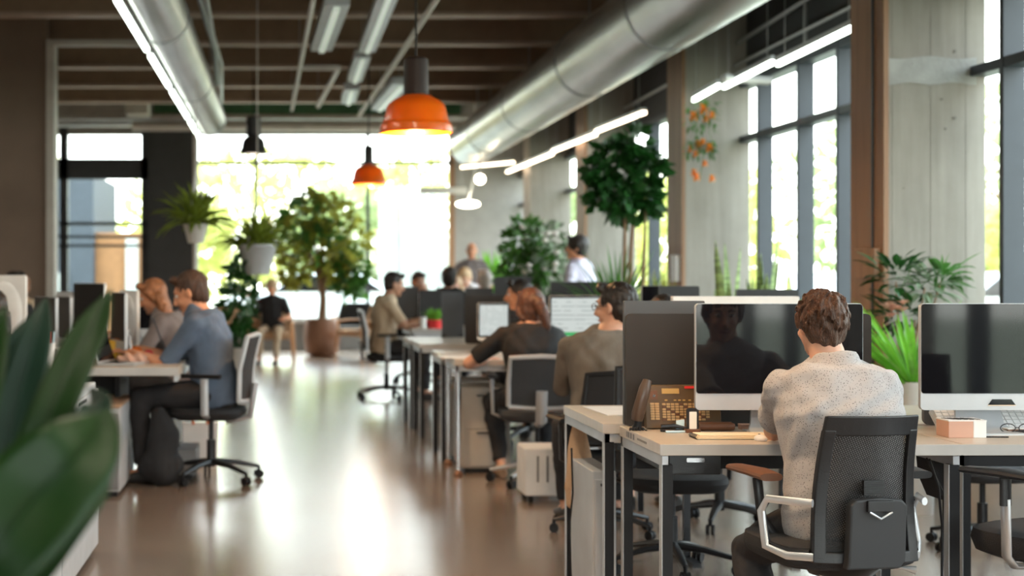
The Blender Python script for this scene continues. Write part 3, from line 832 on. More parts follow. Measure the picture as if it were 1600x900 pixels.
# ================================================================== FURNITURE
def desk(label, x0, x1, y0, y1, z=.75, front=True, top='desk_top', leg='black', legs=True, leg_w=.036, apron='alu', th=.038, chrome=False, drawer=None, panel=False, group='desks'):
    t = thing('desk', label, 'desk', ((x0 + x1) / 2, (y0 + y1) / 2, 0), 0, group)
    hx, hy = (x1 - x0) / 2, (y1 - y0) / 2
    obj('desktop', G().b2(-hx, hx, -hy, hy, z - th, z), MT[top], t, bev=.003)
    obj('edge_strip', G().b2(-hx - .003, hx + .003, -hy - .003, -hy + .004, z - th + .002, z - .0015), MT['desk_edge'], t)
    g = G(); a = z - th - .035
    if front: g.b2(-hx + .004, hx - .004, -hy + .006, -hy + .03, a, z - th)
    g.b2(-hx + .004, hx - .004, hy - .03, hy - .006, a, z - th)
    g.b2(-hx + .004, -hx + .026, -hy + .006, hy - .006, a, z - th); g.b2(hx - .026, hx - .004, -hy + .006, hy - .006, a, z - th)
    obj('frame', g, MT[apron], t, bev=.002)
    if legs:
        for sx_ in (-1, 1):
            for sy_ in (-1, 1):
                cx, cy = sx_ * (hx - .004 - leg_w / 2), sy_ * (hy - .006 - leg_w / 2)
                if chrome:
                    l = obj('leg', G().tube([(cx, cy, .03), (cx, cy, a)], [.014, .022], 14), MT['chrome'], t)
                    obj('foot', G().lathe([(.03, 0), (.032, .012), (.016, .034)], (cx, cy, 0), 14), MT['copper'], l)
                else:
                    g = G(); g.mi = 0; g.b2(cx - leg_w / 2 + .002, cx + leg_w / 2, cy - leg_w / 2, cy + leg_w / 2, 0, a + .005)
                    g.mi = 1; g.b2(cx - leg_w / 2, cx - leg_w / 2 + .002, cy - leg_w / 2 - .001, cy + leg_w / 2, 0, a + .005)
                    obj('leg', g, [MT[leg], MT['alu']], t, smooth=False)
    if panel: obj('modesty_panel', G().b2(-hx + .05, hx - .05, hy - .06, hy - .045, .60, a), MT['black'], t)
    if drawer:
        dx0, dx1, dz = drawer
        d = obj('drawer', G().b2(dx0, dx1, -hy + .035, hy - .1, z - th - dz, z - th - .001), MT['black_plastic'], t, bev=.003)
        m = (dx0 + dx1) / 2
        g = G().rrect(m - .03, m + .03, z - th - .024, z - th - .010, -hy + .024, -hy + .036, .004); obj('handle', g, MT['chrome'], d)
        obj('keyhole', G().tube([(dx1 - .045, -hy + .033, z - th - .034), (dx1 - .045, -hy + .036, z - th - .034)], .002, 8), MT['chrome'], d)
    return t
k5 = 5.0 / FPX
desk('front pale topped desk where the man in the speckled sweater sits', 1.233, 2.212, 5.0, 5.617, drawer=(-.455, -.285, .066), panel=True, front=False)
RD = desk('front desk on the right, under the right-hand screen', 2.218, 3.35, 5.0, 5.617, legs=False, apron='black')
for y_ in (-.27, .27): obj('leg', G().b2(.50, .54, y_ - .018, y_ + .018, 0, .68), MT['black'], RD, bev=.002)
desk('desk directly behind the front desk, its left end sticking out', 1.19, 2.9, 5.69, 6.5)
desk('desk behind the man in the taupe sweater', 1.95, 3.3, 8.45, 9.1)
desk('long desk in front of the woman in the black tee, with a chrome leg', 1.12, 3.3, 9.95, 10.6, chrome=True)
desk('long desk back to back with the desk of the woman in black', 1.1, 3.3, 10.66, 11.3)
desk('middle row desk, third from the woman in black', 1.1, 2.75, 12.3, 13.0)
desk('middle row desk, farthest of the row by the aisle', 1.08, 2.6, 13.06, 13.75)
desk('far desk of the man in the beige tee, with a red potted plant', 1.32, 2.75, 15.6, 16.9)
desk('left desk where the man in the blue shirt types', -3.6, -.62, 9.15, 10.3, th=.05, legs=False, front=False)
LD = [o for o in bpy.data.objects if o.name == 'desk.009'][0]
obj('modesty_panel', G().b2(-1.40, 1.06, .22, .24, .05, .70), MT['black'], LD, bev=.003)
for x_ in (-1.42, 1.06): obj('leg', G().b2(x_, x_ + .03, -.10, .50, 0, .70), MT['black'], LD, bev=.003)
desk('left desk behind the one of the man in the blue shirt', -4.2, -.9, 11.4, 12.5)
# marks on the left edge of the front desk
g = G()
for i, y0 in enumerate([5.50, 5.48, 5.465, 5.44, 5.43, 5.40, 5.39, 5.33, 5.31, 5.29, 5.27, 5.25, 5.23, 5.21]):
    g.b2(1.2322, 1.2331, y0 - .010, y0, .728 if i > 6 else .722, .735 if i > 6 else .742)
tag(obj('edge_sticker', g, MT['sticker']), 'thin printed sticker with tiny dark marks on the left edge of the front desk', 'sticker')

# low furniture along the left
def drawer_unit(name, label, cat, x0, x1, y0, y1, z, m, n=3, front='y', mf=None):
    t = thing(name, label, cat, ((x0 + x1) / 2, (y0 + y1) / 2, 0))
    hx, hy = (x1 - x0) / 2, (y1 - y0) / 2
    obj('body', G().b2(-hx, hx, -hy, hy, .03, z), m, t, bev=.004)
    obj('plinth', G().b2(-hx + .02, hx - .02, -hy + .02, hy - .02, 0, .03), MT['black'], t)
    h = (z - .07) / n
    for i in range(n):
        if front == 'y': d = obj('drawer', G().b2(-hx + .008, hx - .008, -hy - .014, -hy, .045 + i * h, .045 + (i + 1) * h - .006), mf or m, t, bev=.002)
        else: d = obj('drawer', G().b2(hx, hx + .014, -hy + .01, hy - .01, .045 + i * h, .045 + (i + 1) * h - .006), mf or m, t, bev=.002)
        zz = .045 + (i + 1) * h - .03
        if front == 'y': obj('handle', G().b2(-hx * .4, hx * .4, -hy - .024, -hy - .014, zz, zz + .01), MT['dark_metal'], d)
        else: obj('handle', G().b2(hx + .014, hx + .020, -.12, .12, zz, zz + .014), MT['dark_metal'], d)
    return t
for i, (a, b) in enumerate(((6.02, 7.2), (4.8, 6.0), (3.58, 4.78))):
    drawer_unit('cabinet', 'light grey low cabinet along the left aisle, %s' % ['farthest one, nearest the blue shirt man', 'middle one behind the big leaves', 'nearest one, past the picture edge'][i], 'cabinet', -1.5, -.875, a, b, .80, MT['cab_grey'], 2, 'x')
drawer_unit('pedestal', 'grey drawer pedestal beside the chair of the blue shirt man', 'drawer unit', -1.13, -.952, 9.0, 9.85, .52, MT['cab_grey'], 1, 'y', MT['cab_dark'])
tag(obj('pedestal', G().b2(-1.13, -.95, 8.99, 9.86, .52, .535), MT['box_tan'], bev=.003), 'tan lid board on the grey pedestal by the blue shirt man', 'board')
bpy.data.objects['pedestal.001'].name = 'lid_board'
drawer_unit('pedestal', 'grey beige drawer pedestal under the desk with the sticking out left end', 'drawer unit', X(914, 6.1), X(950, 6.1), 5.95, 6.4, .54, MT['cab_grey'], 1)
drawer_unit('pedestal', 'taupe pedestal under the desk with the chrome leg', 'drawer unit', 1.18, 1.5, 10.1, 10.55, .56, MT['frame_pale'], 2)
drawer_unit('pedestal', 'taupe pedestal under the second desk of the woman in black', 'drawer unit', 1.18, 1.5, 10.8, 11.2, .56, MT['frame_pale'], 2)
drawer_unit('cabinet', 'grey storage crate on the floor behind the dark bag', 'crate', X(222, 9.75), X(306, 9.75), 9.75, 10.2, .19, MT['cab_dark'], 1)

# white box with slots between the woman in black and the front desk
t = thing('computer_tower', 'white computer tower with slots on small castors, on the floor', 'computer tower', (X(861, 8.75), 8.9, 0))
hx = .15; obj('casing', G().b2(-hx, hx, -.15, .15, .04, .315), MT['white'], t, bev=.012)
obj('vent_panel', G().rrect(.045, .095, .15, .26, -.153, -.149, .006), MT['cab_dark'], t)
for x in (-.075, -.02): obj('slot', G().rrect(x - .006, x + .006, .12, .27, -.153, -.149, .004), MT['cab_dark'], t)
for x in (-.11, .11):
    for y in (-.11, .11): obj('castor', G().tube([(x - .012, y, .02), (x + .012, y, .02)], .02, 12), MT['black'], t)

# ---- office chairs (local +Y is where the sitter looks)
def office_chair(label, v='black', group='office chairs', back_w=.22, back_z=(.56, .95), seat_z=.47, base_m='dark_metal', base_r=.30):
    t = thing('office_chair', label, 'chair', (0, 0, 0), 0, group)
    fab = {'black': 'dark_fabric', 'grey': 'grey_fabric', 'silver': 'dark_fabric'}[v]
    fr = {'black': 'black_plastic', 'grey': 'alu', 'silver': 'alu'}[v]
    out = []
    g = G(); rs = []
    for z, s in ((seat_z - .075, .80), (seat_z - .06, .94), (seat_z - .03, 1.0), (seat_z - .005, .97), (seat_z, .85)):
        rs.append([V((math.copysign(abs(math.cos(a)) ** .6, math.cos(a)) * .245 * s, .02 + math.copysign(abs(math.sin(a)) ** .6, math.sin(a)) * .235 * s, z)) for a in [2 * PI * k / 28 for k in range(28)]])
    obj('seat', g.rings(rs), MT[fab], t)
    z0, z1 = back_z
    def bk(x, z, off=0):   # curved back surface
        u = (z - z0) / (z1 - z0)
        return V((x, -.235 - .05 * u + .25 * x * x * 2 + .02 * math.sin(u * PI) + off, z))
    g = G(); nx, nz = 8, 8; vs = [bk(-back_w + 2 * back_w * i / nx, z0 + (z1 - z0) * j / nz) for j in range(nz + 1) for i in range(nx + 1)]
    vs2 = [p + V((0, -.012, 0)) for p in vs]
    fs = []
    for j in range(nz):
        for i in range(nx):
            a = j * (nx + 1) + i; fs.append((a, a + 1, a + nx + 2, a + nx + 1)); b = a + len(vs); fs.append((b, b + nx + 1, b + nx + 2, b + 1))
    obj('backrest', g.add(vs + vs2, fs), MT[fab], t)
    pts = [bk(-back_w, z0), bk(-back_w, (z0 + z1) / 2), bk(-back_w * .96, z1), bk(0, z1 + .01), bk(back_w * .96, z1), bk(back_w, (z0 + z1) / 2), bk(back_w, z0), bk(0, z0 - .01), bk(-back_w, z0)]
    obj('back_frame', G().tube([p + V((0, -.008, 0)) for p in pts], .016, 8), MT[fr], t)
    obj('back_support', G().tube([(0, -.10, seat_z - .09), (0, -.25, seat_z - .06), (0, -.285, z0 + .10)], [(.035, .02)] * 3, 8, side=V((1, 0, 0))), MT[fr], t)
    for s in (-1, 1):
        a = obj('armrest', G().tube([(s * .20, -.02, seat_z - .06), (s * .275, -.02, seat_z - .03), (s * .285, -.02, seat_z + .20)], [(.025, .012)] * 3, 8), MT[fr], t)
        obj('arm_pad', G().tube([(s * .285, -.12, seat_z + .205), (s * .285, .14, seat_z + .21)], [(.035, .014)] * 2, 10, side=V((1, 0, 0))), MT['black'], a)
    obj('gas_column', G().tube([(0, 0, .09), (0, 0, .26), (0, 0, .261), (0, 0, seat_z - .07)], [.028, .028, .016, .016], 14), MT['dark_metal'], t)
    for k in range(5):
        a = 2 * PI * k / 5 + .3; c, s_ = math.cos(a), math.sin(a)
        l = obj('base_leg', G().tube([(0, 0, .125), (c * base_r * .5, s_ * base_r * .5, .11), (c * base_r, s_ * base_r, .075)], [(.030, .022), (.022, .017), (.014, .012)], 8), MT[base_m], t)
        g = G(); px_, py_ = c * base_r, s_ * base_r
        for q in (-1, 1):
            o = V((-s_, c, 0)) * (.014 * q); g.tube([V((px_, py_, .027)) + o * .4, V((px_, py_, .027)) + o * 1.5], .027, 14)
        g.tube([(px_, py_, .045), (px_, py_, .08)], .010, 8)
        obj('castor', g, MT['black'], l)
    return t

ch = office_chair('grey framed office chair with black back, holding the woman in black', 'grey', back_w=.195, back_z=(.50, .80), base_m='alu')
place(ch, (X(838, 9.6), 9.56, 0), R(-4))
ch2 = office_chair('black office chair with silver base, holding the man in the blue shirt', 'silver', back_w=.21, back_z=(.52, .92), base_m='dark_metal', base_r=.33)
place(ch2, (X(330, 9.72), 9.72, 0), R(80))
ch3 = office_chair('black', 'black')
place(ch3, (X(1050, 6.75), 6.75, 0), R(178), 'empty black chair tucked behind the front desk, facing the camera', sc=.92)
def chair_at(x, y, rz, label, src=ch3, sc=1):
    c = dup(src); return place(c, (x, y, 0), rz, label, sc=sc)
chair_at(X(945, 7.75), 7.72, R(8), 'black office chair under the man in the taupe sweater', sc=.86)
chair_at(X(1120, 8.0), 7.95, R(-60), 'empty black chair seen between the legs of the front desk', sc=.95)
chair_at(X(1535, 7.3), 7.3, R(184), 'empty black chair behind the right front desk, near the cable', sc=.84)
chair_at(X(604, 16.2), 16.2, R(-88), 'black chair under the man in the beige tee', ch2)
chair_at(X(650, 18.6), 18.6, R(-170), 'black chair under the far seated person in grey')
chair_at(X(701, 17.4), 17.4, R(2), 'black chair under the far person with short black hair')
chair_at(-1.4, 10.85, R(84), 'black chair under the red haired woman')
chair_at(1.9, 11.85, R(0), 'black chair beyond the woman in black')
chair_at(-2.75, 8.3, R(5), 'black chair at the left edge of the picture, before the left desk')

# ---- front chair: netted back with lumbar block
t = thing('office_chair', 'black mesh backed office chair in the foreground, holding the man in the speckled sweater', 'chair', (X(1347, 4.45), 4.66, 0), R(7), 'office chairs')
FC = t
yb = -.20
def fb(u, v):      # u -1..1 across, v 0..1 up
    hw = .163 - .022 * v
    return V((hw * u, yb - .045 * v + .035 * u * u + .028 * math.sin(v * PI), .475 + .42 * v))
def patch(us, vs_, off=0, th=.0):
    g = G(); n = len(us); A = [fb(u, v) + V((0, off, 0)) for v in vs_ for u in us]; fs = []
    for j in range(len(vs_) - 1):
        for i in range(n - 1):
            a = j * n + i; fs.append((a, a + 1, a + n + 1, a + n))
    g.add(A, fs)
    if th:
        o = len(g.v); B = [p - V((0, th, 0)) for p in A]; g.v += [tuple(p) for p in B]
        ff = [tuple(reversed([q + o for q in f])) for f in fs]
        m = len(vs_); rim = [i for i in range(n)] + [j * n + n - 1 for j in range(1, m)] + [(m - 1) * n + i for i in range(n - 2, -1, -1)] + [j * n for j in range(m - 2, 0, -1)]
        ff += [(rim[(i + 1) % len(rim)], rim[i], rim[i] + o, rim[(i + 1) % len(rim)] + o) for i in range(len(rim))]
        g.f += ff; g.m += [0] * len(ff)
    return g
lin = lambda a, b, n: [a + (b - a) * i / n for i in range(n + 1)]
obj('netting', patch(lin(-.86, .86, 14), lin(.04, .92, 14)), MT['netting'], t)
obj('top_rail', patch(lin(-1, 1, 12), lin(.86, 1.0, 3), 0, .016), MT['black_plastic'], t, bev=.004)
for s in (-1, 1):
    obj('side_rail', patch(lin(*sorted((s * .78, s * 1.0)), 3), lin(0, .90, 12), 0.004, .022), MT['black_plastic'], t, bev=.004)
obj('bottom_rail', patch(lin(-1, 1, 12), lin(-.03, .05, 2), 0, .018), MT['black_plastic'], t, bev=.004)
g = G(); out = []
w0 = .087
for a, b in ((-w0, 0), (-w0 * .98, .165), (-w0 * .80, .180), (0, .187), (w0 * .80, .180), (w0 * .98, .165), (w0, 0), (w0 * .8, -.02), (-w0 * 1.05, -.022)): out.append((a, b))
g.prism(out, (0, yb - .050, .475), (1, 0, 0), (0, -.06, 1), (0, .035, 0))
lb = obj('lumbar_block', g, MT['charcoal'], t, bev=.006)
g = G()
for k in range(8): g.b2(-.032, .032, yb - .033, yb - .020, .668 + k * .0052, .6708 + k * .0052)
obj('ribbed_pad', g.b2(-.030, .030, yb - .028, yb - .018, .665, .708), MT['black_plastic'], t)
obj('latch', G().b2(-.040, .040, yb - .072, yb - .058, .622, .655), MT['black_plastic'], lb, bev=.003)
g = G().tube([(-.034, yb - .070, .622), (0, yb - .069, .603), (.034, yb - .070, .622)], .0030, 6)
obj('chevron', g, MT['silver'], lb)
rs = []
for z, s in ((.43, .82), (.445, .95), (.47, 1.0), (.50, .98), (.512, .88)):
    rs.append([V((math.copysign(abs(math.cos(a)) ** .6, math.cos(a)) * .225 * s, .05 + math.copysign(abs(math.sin(a)) ** .6, math.sin(a)) * .23 * s, z)) for a in [2 * PI * k / 28 for k in range(28)]])
obj('seat', G().rings(rs), MT['dark_fabric'], t)
for s in (-1, 1):
    w_ = .105 if s < 0 else .055
    a = obj('armrest', G().tube([(s * .16, yb + .02, .48), (s * (.16 + w_ * .55), yb + .07, .478), (s * (.16 + w_), yb + .11, .50), (s * (.16 + w_), yb + .14, .60), (s * (.16 + w_ * .95), yb + .11, .640), (s * .172, yb + .0, .640)], [(.008, .012)] * 6, 10), MT['silver'], t)
    obj('inner_rail', G().tube([(s * .165, yb + .035, .492), (s * (.16 + w_ * .5), yb + .082, .490), (s * (.155 + w_ * .92), yb + .12, .51), (s * (.150 + w_), yb + .15, .60), (s * (.16 + w_ * .9), yb + .118, .632)], .0075, 8), MT['black_plastic'], a)
    ax = .205 if s < 0 else .275
    obj('arm_post', G().tube([(s * (ax - .04), .06, .50), (s * ax, .07, .56), (s * ax, .10, .675)], [(.016, .010)] * 3, 8), MT['black_plastic'], t)
    obj('arm_pad', G().tube([(s * ax, .0, .69), (s * ax, .10, .694), (s * ax, .26, .690)], [(.036, .012), (.042, .013), (.034, .011)], 12, side=V((1, 0, 0)), ex=3), MT['brown_leather'] if s < 0 else MT['black_plastic'], a)
obj('tilt_lever', G().tube([(.10, -.05, .43), (.17, -.09, .425), (.20, -.10, .42)], [.006, .006, .012], 8), MT['silver'], t)
obj('underframe', G().tube([(0, -.21, .47), (0, -.10, .42), (0, .08, .40)], [(.05, .025), (.07, .03), (.06, .03)], 10, side=V((1, 0, 0))), MT['dark_metal'], t)
obj('gas_column', G().tube([(-.04, -.0, .10), (-.04, -.0, .27), (-.04, -.0, .271), (-.04, -.0, .42)], [.027, .027, .013, .013], 16), MT['chrome'], t)
for k in range(5):
    a = 2 * PI * k / 5 + .5; c, s_ = math.cos(a), math.sin(a)
    l = obj('base_leg', G().tube([(-.04, 0, .125), (-.04 + c * .16, s_ * .16, .11), (-.04 + c * .31, s_ * .31, .075)], [(.030, .022), (.022, .017), (.014, .012)], 8), MT['dark_metal'], t)
    g = G(); cx, cy = -.04 + c * .31, s_ * .31
    for q in (-1, 1): o = V((-s_, c, 0)) * (.014 * q); g.tube([V((cx, cy, .027)) + o * .4, V((cx, cy, .027)) + o * 1.5], .027, 14)
    g.tube([(cx, cy, .045), (cx, cy, .08)], .010, 8); obj('castor', g, MT['black'], l)

# ---- chair cut by the right picture edge
t = thing('office_chair', 'black office chair with a silver arm post, cut by the right picture edge', 'chair', (2.41, 4.66, 0), R(25), 'office chairs')
rs = []
for z, s in ((.44, .80), (.455, .95), (.49, 1.0), (.52, .97), (.53, .85)):
    rs.append([V((math.copysign(abs(math.cos(a)) ** .6, math.cos(a)) * .25 * s, .02 + math.copysign(abs(math.sin(a)) ** .6, math.sin(a)) * .24 * s, z)) for a in [2 * PI * k / 28 for k in range(28)]])
obj('seat', G().rings(rs), MT['dark_fabric'], t)
obj('backrest', G().tube([(0, -.25, .58), (0, -.29, .98)], [(.21, .02), (.19, .02)], 16, side=V((1, 0, 0)), ex=3.5), MT['netting'], t)
for s in (-1, 1):
    a = obj('armrest', G().tube([(s * .17, .0, .43), (s * .27, .0, .44), (s * .30, .0, .47), (s * .305, .0, .64)], [(.017, .010)] * 4, 10), MT['silver'], t)
    obj('arm_sleeve', G().tube([(s * .305, .0, .62), (s * .305, .0, .70)], [(.02, .013)] * 2, 10), MT['black_plastic'], a)
    obj('arm_pad', G().tube([(s * .305, -.13, .712), (s * .305, .0, .716), (s * .305, .14, .712)], [(.036, .010), (.045, .013), (.034, .010)], 12, side=V((1, 0, 0)), ex=3), MT['black_plastic'], a)
obj('gas_column', G().tube([(0, 0, .10), (0, 0, .26), (0, 0, .44)], [.027, .027, .016], 16), MT['dark_metal'], t)
for k in range(5):
    a = 2 * PI * k / 5 + .9; c, s_ = math.cos(a), math.sin(a)
    l = obj('base_leg', G().tube([(0, 0, .125), (c * .16, s_ * .16, .11), (c * .31, s_ * .31, .075)], [(.030, .022), (.022, .017), (.014, .012)], 8), MT['dark_metal'], t)
    obj('castor', G().tube([(c * .31 - s_ * .02, s_ * .31 + c * .02, .027), (c * .31 + s_ * .02, s_ * .31 - c * .02, .027)], .027, 14), MT['black'], l)

# ---- lounge chairs
def lounge(label, loc, rz, m='tan_fabric'):
    t = thing('lounge_chair', label, 'armchair', loc, rz, 'lounge chairs by the potted tree')
    obj('seat', G().tube([(-.29, 0, .40), (.29, 0, .40)], [(.29, .055)] * 2, 20, side=V((0, 1, 0)), ex=4), MT[m], t)
    obj('backrest', G().tube([(0, -.27, .42), (0, -.33, .62), (0, -.37, .82)], [(.29, .04), (.30, .04), (.25, .03)], 20, side=V((1, 0, 0)), ex=3.5), MT[m], t)
    for sx_ in (-1, 1):
        a = obj('armrest', G().tube([(sx_ * .31, -.30, .60), (sx_ * .33, 0, .60), (sx_ * .32, .24, .58)], [(.03, .014)] * 3, 8), MT['wood'], t)
        for sy_ in (-1, 1):
            obj('leg', G().tube([(sx_ * .34, sy_ * .28, 0), (sx_ * .30, sy_ * .24, .60 if sy_ > 0 else .58)], [.014, .022], 10), MT['wood'], t)
    return t
l0 = lounge('tan lounge chair with wooden legs, left of the potted tree', (X(424, 22.9), 22.9, 0), R(176))
def lp(px, Y, rz, label):
    c = dup(l0); place(c, (X(px, Y), Y, 0), rz, label)
lp(566, 24.0, R(125), 'tan lounge chair with wooden legs, right of the potted tree')
lp(368, 24.6, R(-170), 'tan lounge chair farther left by the far window')
l1 = lounge('dark lounge chair behind the right wooden one', (X(552, 25.8), 25.8, 0), R(170), 'dark_fabric')
t = thing('coffee_table', 'small round side table near the lounge chairs', 'table', (X(330, 24), 24, 0))
obj('table_top', G().lathe([(.28, .44), (.28, .47)], n=24), MT['wood'], t); obj('stem', G().tube([(0, 0, .02), (0, 0, .44)], .02, 8), MT['black'], t); obj('foot', G().lathe([(.17, 0), (.17, .02)], n=20), MT['black'], t)

# ---- screens
def imac(label, x, y, z=.75, rz=0, w=.59, h=.365, mode='black', silver='alu', chin=.058, group='desktop screens', back=False, stand=True):
    """local -Y is the picture side; z is the surface it stands on"""
    t = thing('desktop_screen', label, 'monitor', (x, y, z), rz, group)
    zb = .08; zt = zb + h
    if mode == 'dark_back':
        obj('casing', G().rrect(-w / 2, w / 2, zb, zt, -.012, .012, .012), MT['black_plastic'], t)
        obj('stand', G().tube([(0, .02, .005), (0, .02, zb + h * .45)], [(.03, .012)] * 2, 8, side=V((1, 0, 0))), MT['dark_metal'], t)
        obj('stand_foot', G().rrect(-.11, .11, 0, .008, -.07, .10, .002), MT['dark_metal'], t)
        return t
    obj('casing', G().rrect(-w / 2, w / 2, zb, zt, -.008, .012, .014), MT[silver], t)
    s = {'black': 'glass_black', 'page': 'page', 'green': 'page_green', 'grey': 'screen_grey'}[mode]
    g = G().rrect(-w / 2 + .002, w / 2 - .002, zb + chin, zt - .002, -.011, -.0075, .010)
    pn = obj('screen', g, MT['glass_black'], t)
    if mode in ('page', 'green'):
        obj('picture', G().b2(-w / 2 + .014, w / 2 - .014, -.0118, -.0112, zb + chin + .014, zt - .016), MT[s], pn)
    if stand:
        g = G(); rs = []
        for zz, hw, yy in ((.004, .105, -.02), (.012, .098, .02), (.03, .085, .045), (.08, .078, .06), (.16, .072, .055), (.20, .07, .02)):
            rs.append([V((-hw, yy - .006, zz)), V((hw, yy - .006, zz)), V((hw, yy + .006, zz)), V((-hw, yy + .006, zz))])
        obj('stand', g.rings(rs), MT[silver], t)
        obj('stand_foot', G().rrect(-.105, .105, 0, .006, -.09, .075, .002), MT[silver], t)
    obj('back_bulge', G().ell((0, .012, (zb + zt) / 2), (w * .42, .022, h * .42), n=20), MT[silver], t)
    return t
def imac_px(label, px0, px1, ytop, Y, **k):
    z = k.pop('z', .75); w = (px1 - px0) * Y / FPX
    return imac(label, X((px0 + px1) / 2, Y), Y, z, w=w, h=Z(ytop, Y) - z - .08, **k)
a = imac_px('wide black screen with a silver chin on the front desk, before the seated man', 1086, 1347, 474, 5.36)
b = imac_px('black screen with a silver chin on the right front desk', 1437, 1690, 474, 5.36)
bk = [o for o in kids(b) if o.name.startswith('stand')]
for o in bk: o.location.x = -.055
g = G().prism([(-.048, 0), (.048, 0), (.033, .020), (-.033, .020)], (0, -.010, .098), (1, 0, 0), (0, 0, 1), (0, .003, 0)); g2 = obj('chin_mark', g, MT['glass_black'], b)
g2.location.z = 0
obj('mark_edge', G().b2(-.048, .048, -.0105, -.0078, .0955, .098), MT['cream'], b)

# divider panels behind the front screens
def panel(name, label, cat, x0, x1, y, z0, z1, m, r=.02, th=.02, group=None):
    t = obj(name, G().rrect(x0, x1, z0, z1, y - th / 2, y + th / 2, r), m); tag(t, label, cat, group); return t
def desk_screen(label, x0, x1, y, z0, z1, m, r=.025, th=.022, group='desk divider panels'):
    t = thing('desk_divider', label, 'divider', ((x0 + x1) / 2, y, z0), 0, group); h = (x1 - x0) / 2
    obj('panel', G().rrect(-h, h, 0, z1 - z0, -th / 2, th / 2, r), m, t)
    for s in (-1, 1): obj('bracket', G().b2(s * h * .8 - .02, s * h * .8 + .02, -th / 2 - .004, th / 2 + .004, -.0, .03), MT['dark_metal'], t)
    return t
M('divider_grey', (0.07, 0.078, 0.09), 0.6)
M('divider_brown', (0.022, 0.019, 0.018), 0.65)
desk_screen('grey blue desk divider, the taller one behind the desk telephone', X(974, 5.66), X(1100, 5.66), 5.66, .75, Z(470, 5.66), MT['divider_grey'], .006)
desk_screen('near black rounded divider right behind the desk telephone', X(977, 5.6), X(1358, 5.6), 5.59, .75, Z(490, 5.6), MT['divider_brown'], .02)
desk_screen('dark divider behind the right front screen', X(1442, 5.64), X(1800, 5.64), 5.64, .75, Z(500, 5.64), MT['divider_grey'])
WD = desk_screen('white topped divider behind the front screens, by the snake plants', X(1050, 7.0), X(1246, 7.0), 7.0, .72, Z(463, 7.0), MT['white'], .006, .05)
for x_ in (-.22, .22): obj('post', G().b2(x_ - .015, x_ + .015, -.015, .015, -.72, .01), MT['dark_metal'], WD); obj('post_foot', G().b2(x_ - .02, x_ + .02, -.18, .18, -.72, -.70), MT['dark_metal'], WD)
desk_screen('tall upright dark divider standing end on beside the small red potted plant', X(690, 13.6), X(724, 13.6), 13.6, .75, Z(456, 13.6), MT['divider_grey'])
desk_screen('long black divider behind the woman in black', X(726, 12.34), X(980, 12.34), 12.34, .75, Z(461, 12.34), MT['divider_brown'])
desk_screen('dark divider left of the tall upright one', X(655, 16.5), X(692, 16.5), 16.5, .75, Z(453, 16.5), MT['charcoal'])
imac_px('lit document screen left of the ponytail of the woman in black', 746, 796, 473, 11.1, mode='page', silver='white', chin=.02)
imac_px('lit wide screen with a green bar at its foot, right of the woman in black', 858, 972, 462, 10.5, mode='green', silver='white', chin=.03)
imac_px('black back of a screen above the long divider, by the lilac shirt', 860, 962, 440, 12.9, mode='dark_back')
imac_px('small grey screen past the head of the man in taupe', 1002, 1036, 446, 10.6, mode='black')
imac_px('dark screen right of the small grey one', 1030, 1092, 447, 9.0, mode='dark_back')
imac_px('thin topped dark screen below the snake plants', 1150, 1246, 452, 8.9, mode='dark_back')
imac_px('dark screen behind the raised arms of the far seated person', 612, 654, 448, 16.6, mode='dark_back')
imac_px('dark screen on the far desk, right of the tall upright divider', 727, 770, 450, 13.4, mode='dark_back')
imac_px('dark screen behind the grey haired person', 772, 830, 432, 16.4, mode='dark_back')
# left side screens
imac('large white screen back at the left edge of the picture', X(8, 9.5), 9.5, rz=R(160), w=.30, h=.47, silver='white')
imac('black screen edge with a white rim, second from the left', X(72, 9.9), 9.9, rz=R(-62), w=.40, h=.33)
imac('black screen edge with a pale rim, third from the left', X(98, 10.1), 10.1, rz=R(-66), w=.40, h=.33)
imac('white rimmed screen between the dark ones on the left desk', X(140, 11.6), 11.6, rz=R(-40), w=.34, h=.41, silver='white')
imac('black screen standing sideways near the pale one on the left desk', X(186, 9.8), 9.8, rz=R(-72), w=.42, h=.36)
imac('pale silver screen back, nearest the red haired woman', X(204, 10.2), 10.15, rz=R(118), w=.30, h=.37, silver='white')
imac('dark screen behind the laptop of the red haired woman', X(226, 11.8), 11.8, rz=R(10), w=.25, h=.30)
imac('thin silver screen back on the far left desk', X(116, 12.1), 12.1, rz=R(150), w=.34, h=.34, silver='alu')
def laptop(label, loc, rz, w=.33, d=.23, ang=108, m='alu'):
    """local: screen faces -Y, keyboard toward -Y"""
    t = thing('laptop', label, 'laptop', loc, rz, 'laptops on the left desk')
    obj('keyboard_base', G().rrect(-w / 2, w / 2, -.0, .016, -d, 0, .004), MT[m], t)
    obj('keys', G().b2(-w / 2 + .02, w / 2 - .02, -d * .55, -.02, .0162, .018), MT['black'], t)
    a = R(ang - 90)
    g = G().prism([(-w / 2, 0), (w / 2, 0), (w / 2, d), (-w / 2, d)], (0, -.002, .016), (1, 0, 0), (0, math.sin(a), math.cos(a)), (0, .007, -.002)); l = obj('lid', g, MT[m], t, bev=.002)
    g = G().prism([(-w / 2 + .008, .01), (w / 2 - .008, .01), (w / 2 - .008, d - .008), (-w / 2 + .008, d - .008)], (0, -.0045, .016), (1, 0, 0), (0, math.sin(a), math.cos(a)), (0, .002, 0)); obj('screen', g, MT['glass_black'], l)
laptop('silver laptop under the hands of the man in the blue shirt', (X(168, 9.55), 9.5, .75), R(78))
laptop('dark laptop standing open before the red haired woman', (X(262, 10.0), 10.05, .75), R(96), m='dark_metal', ang=112, w=.30, d=.28)

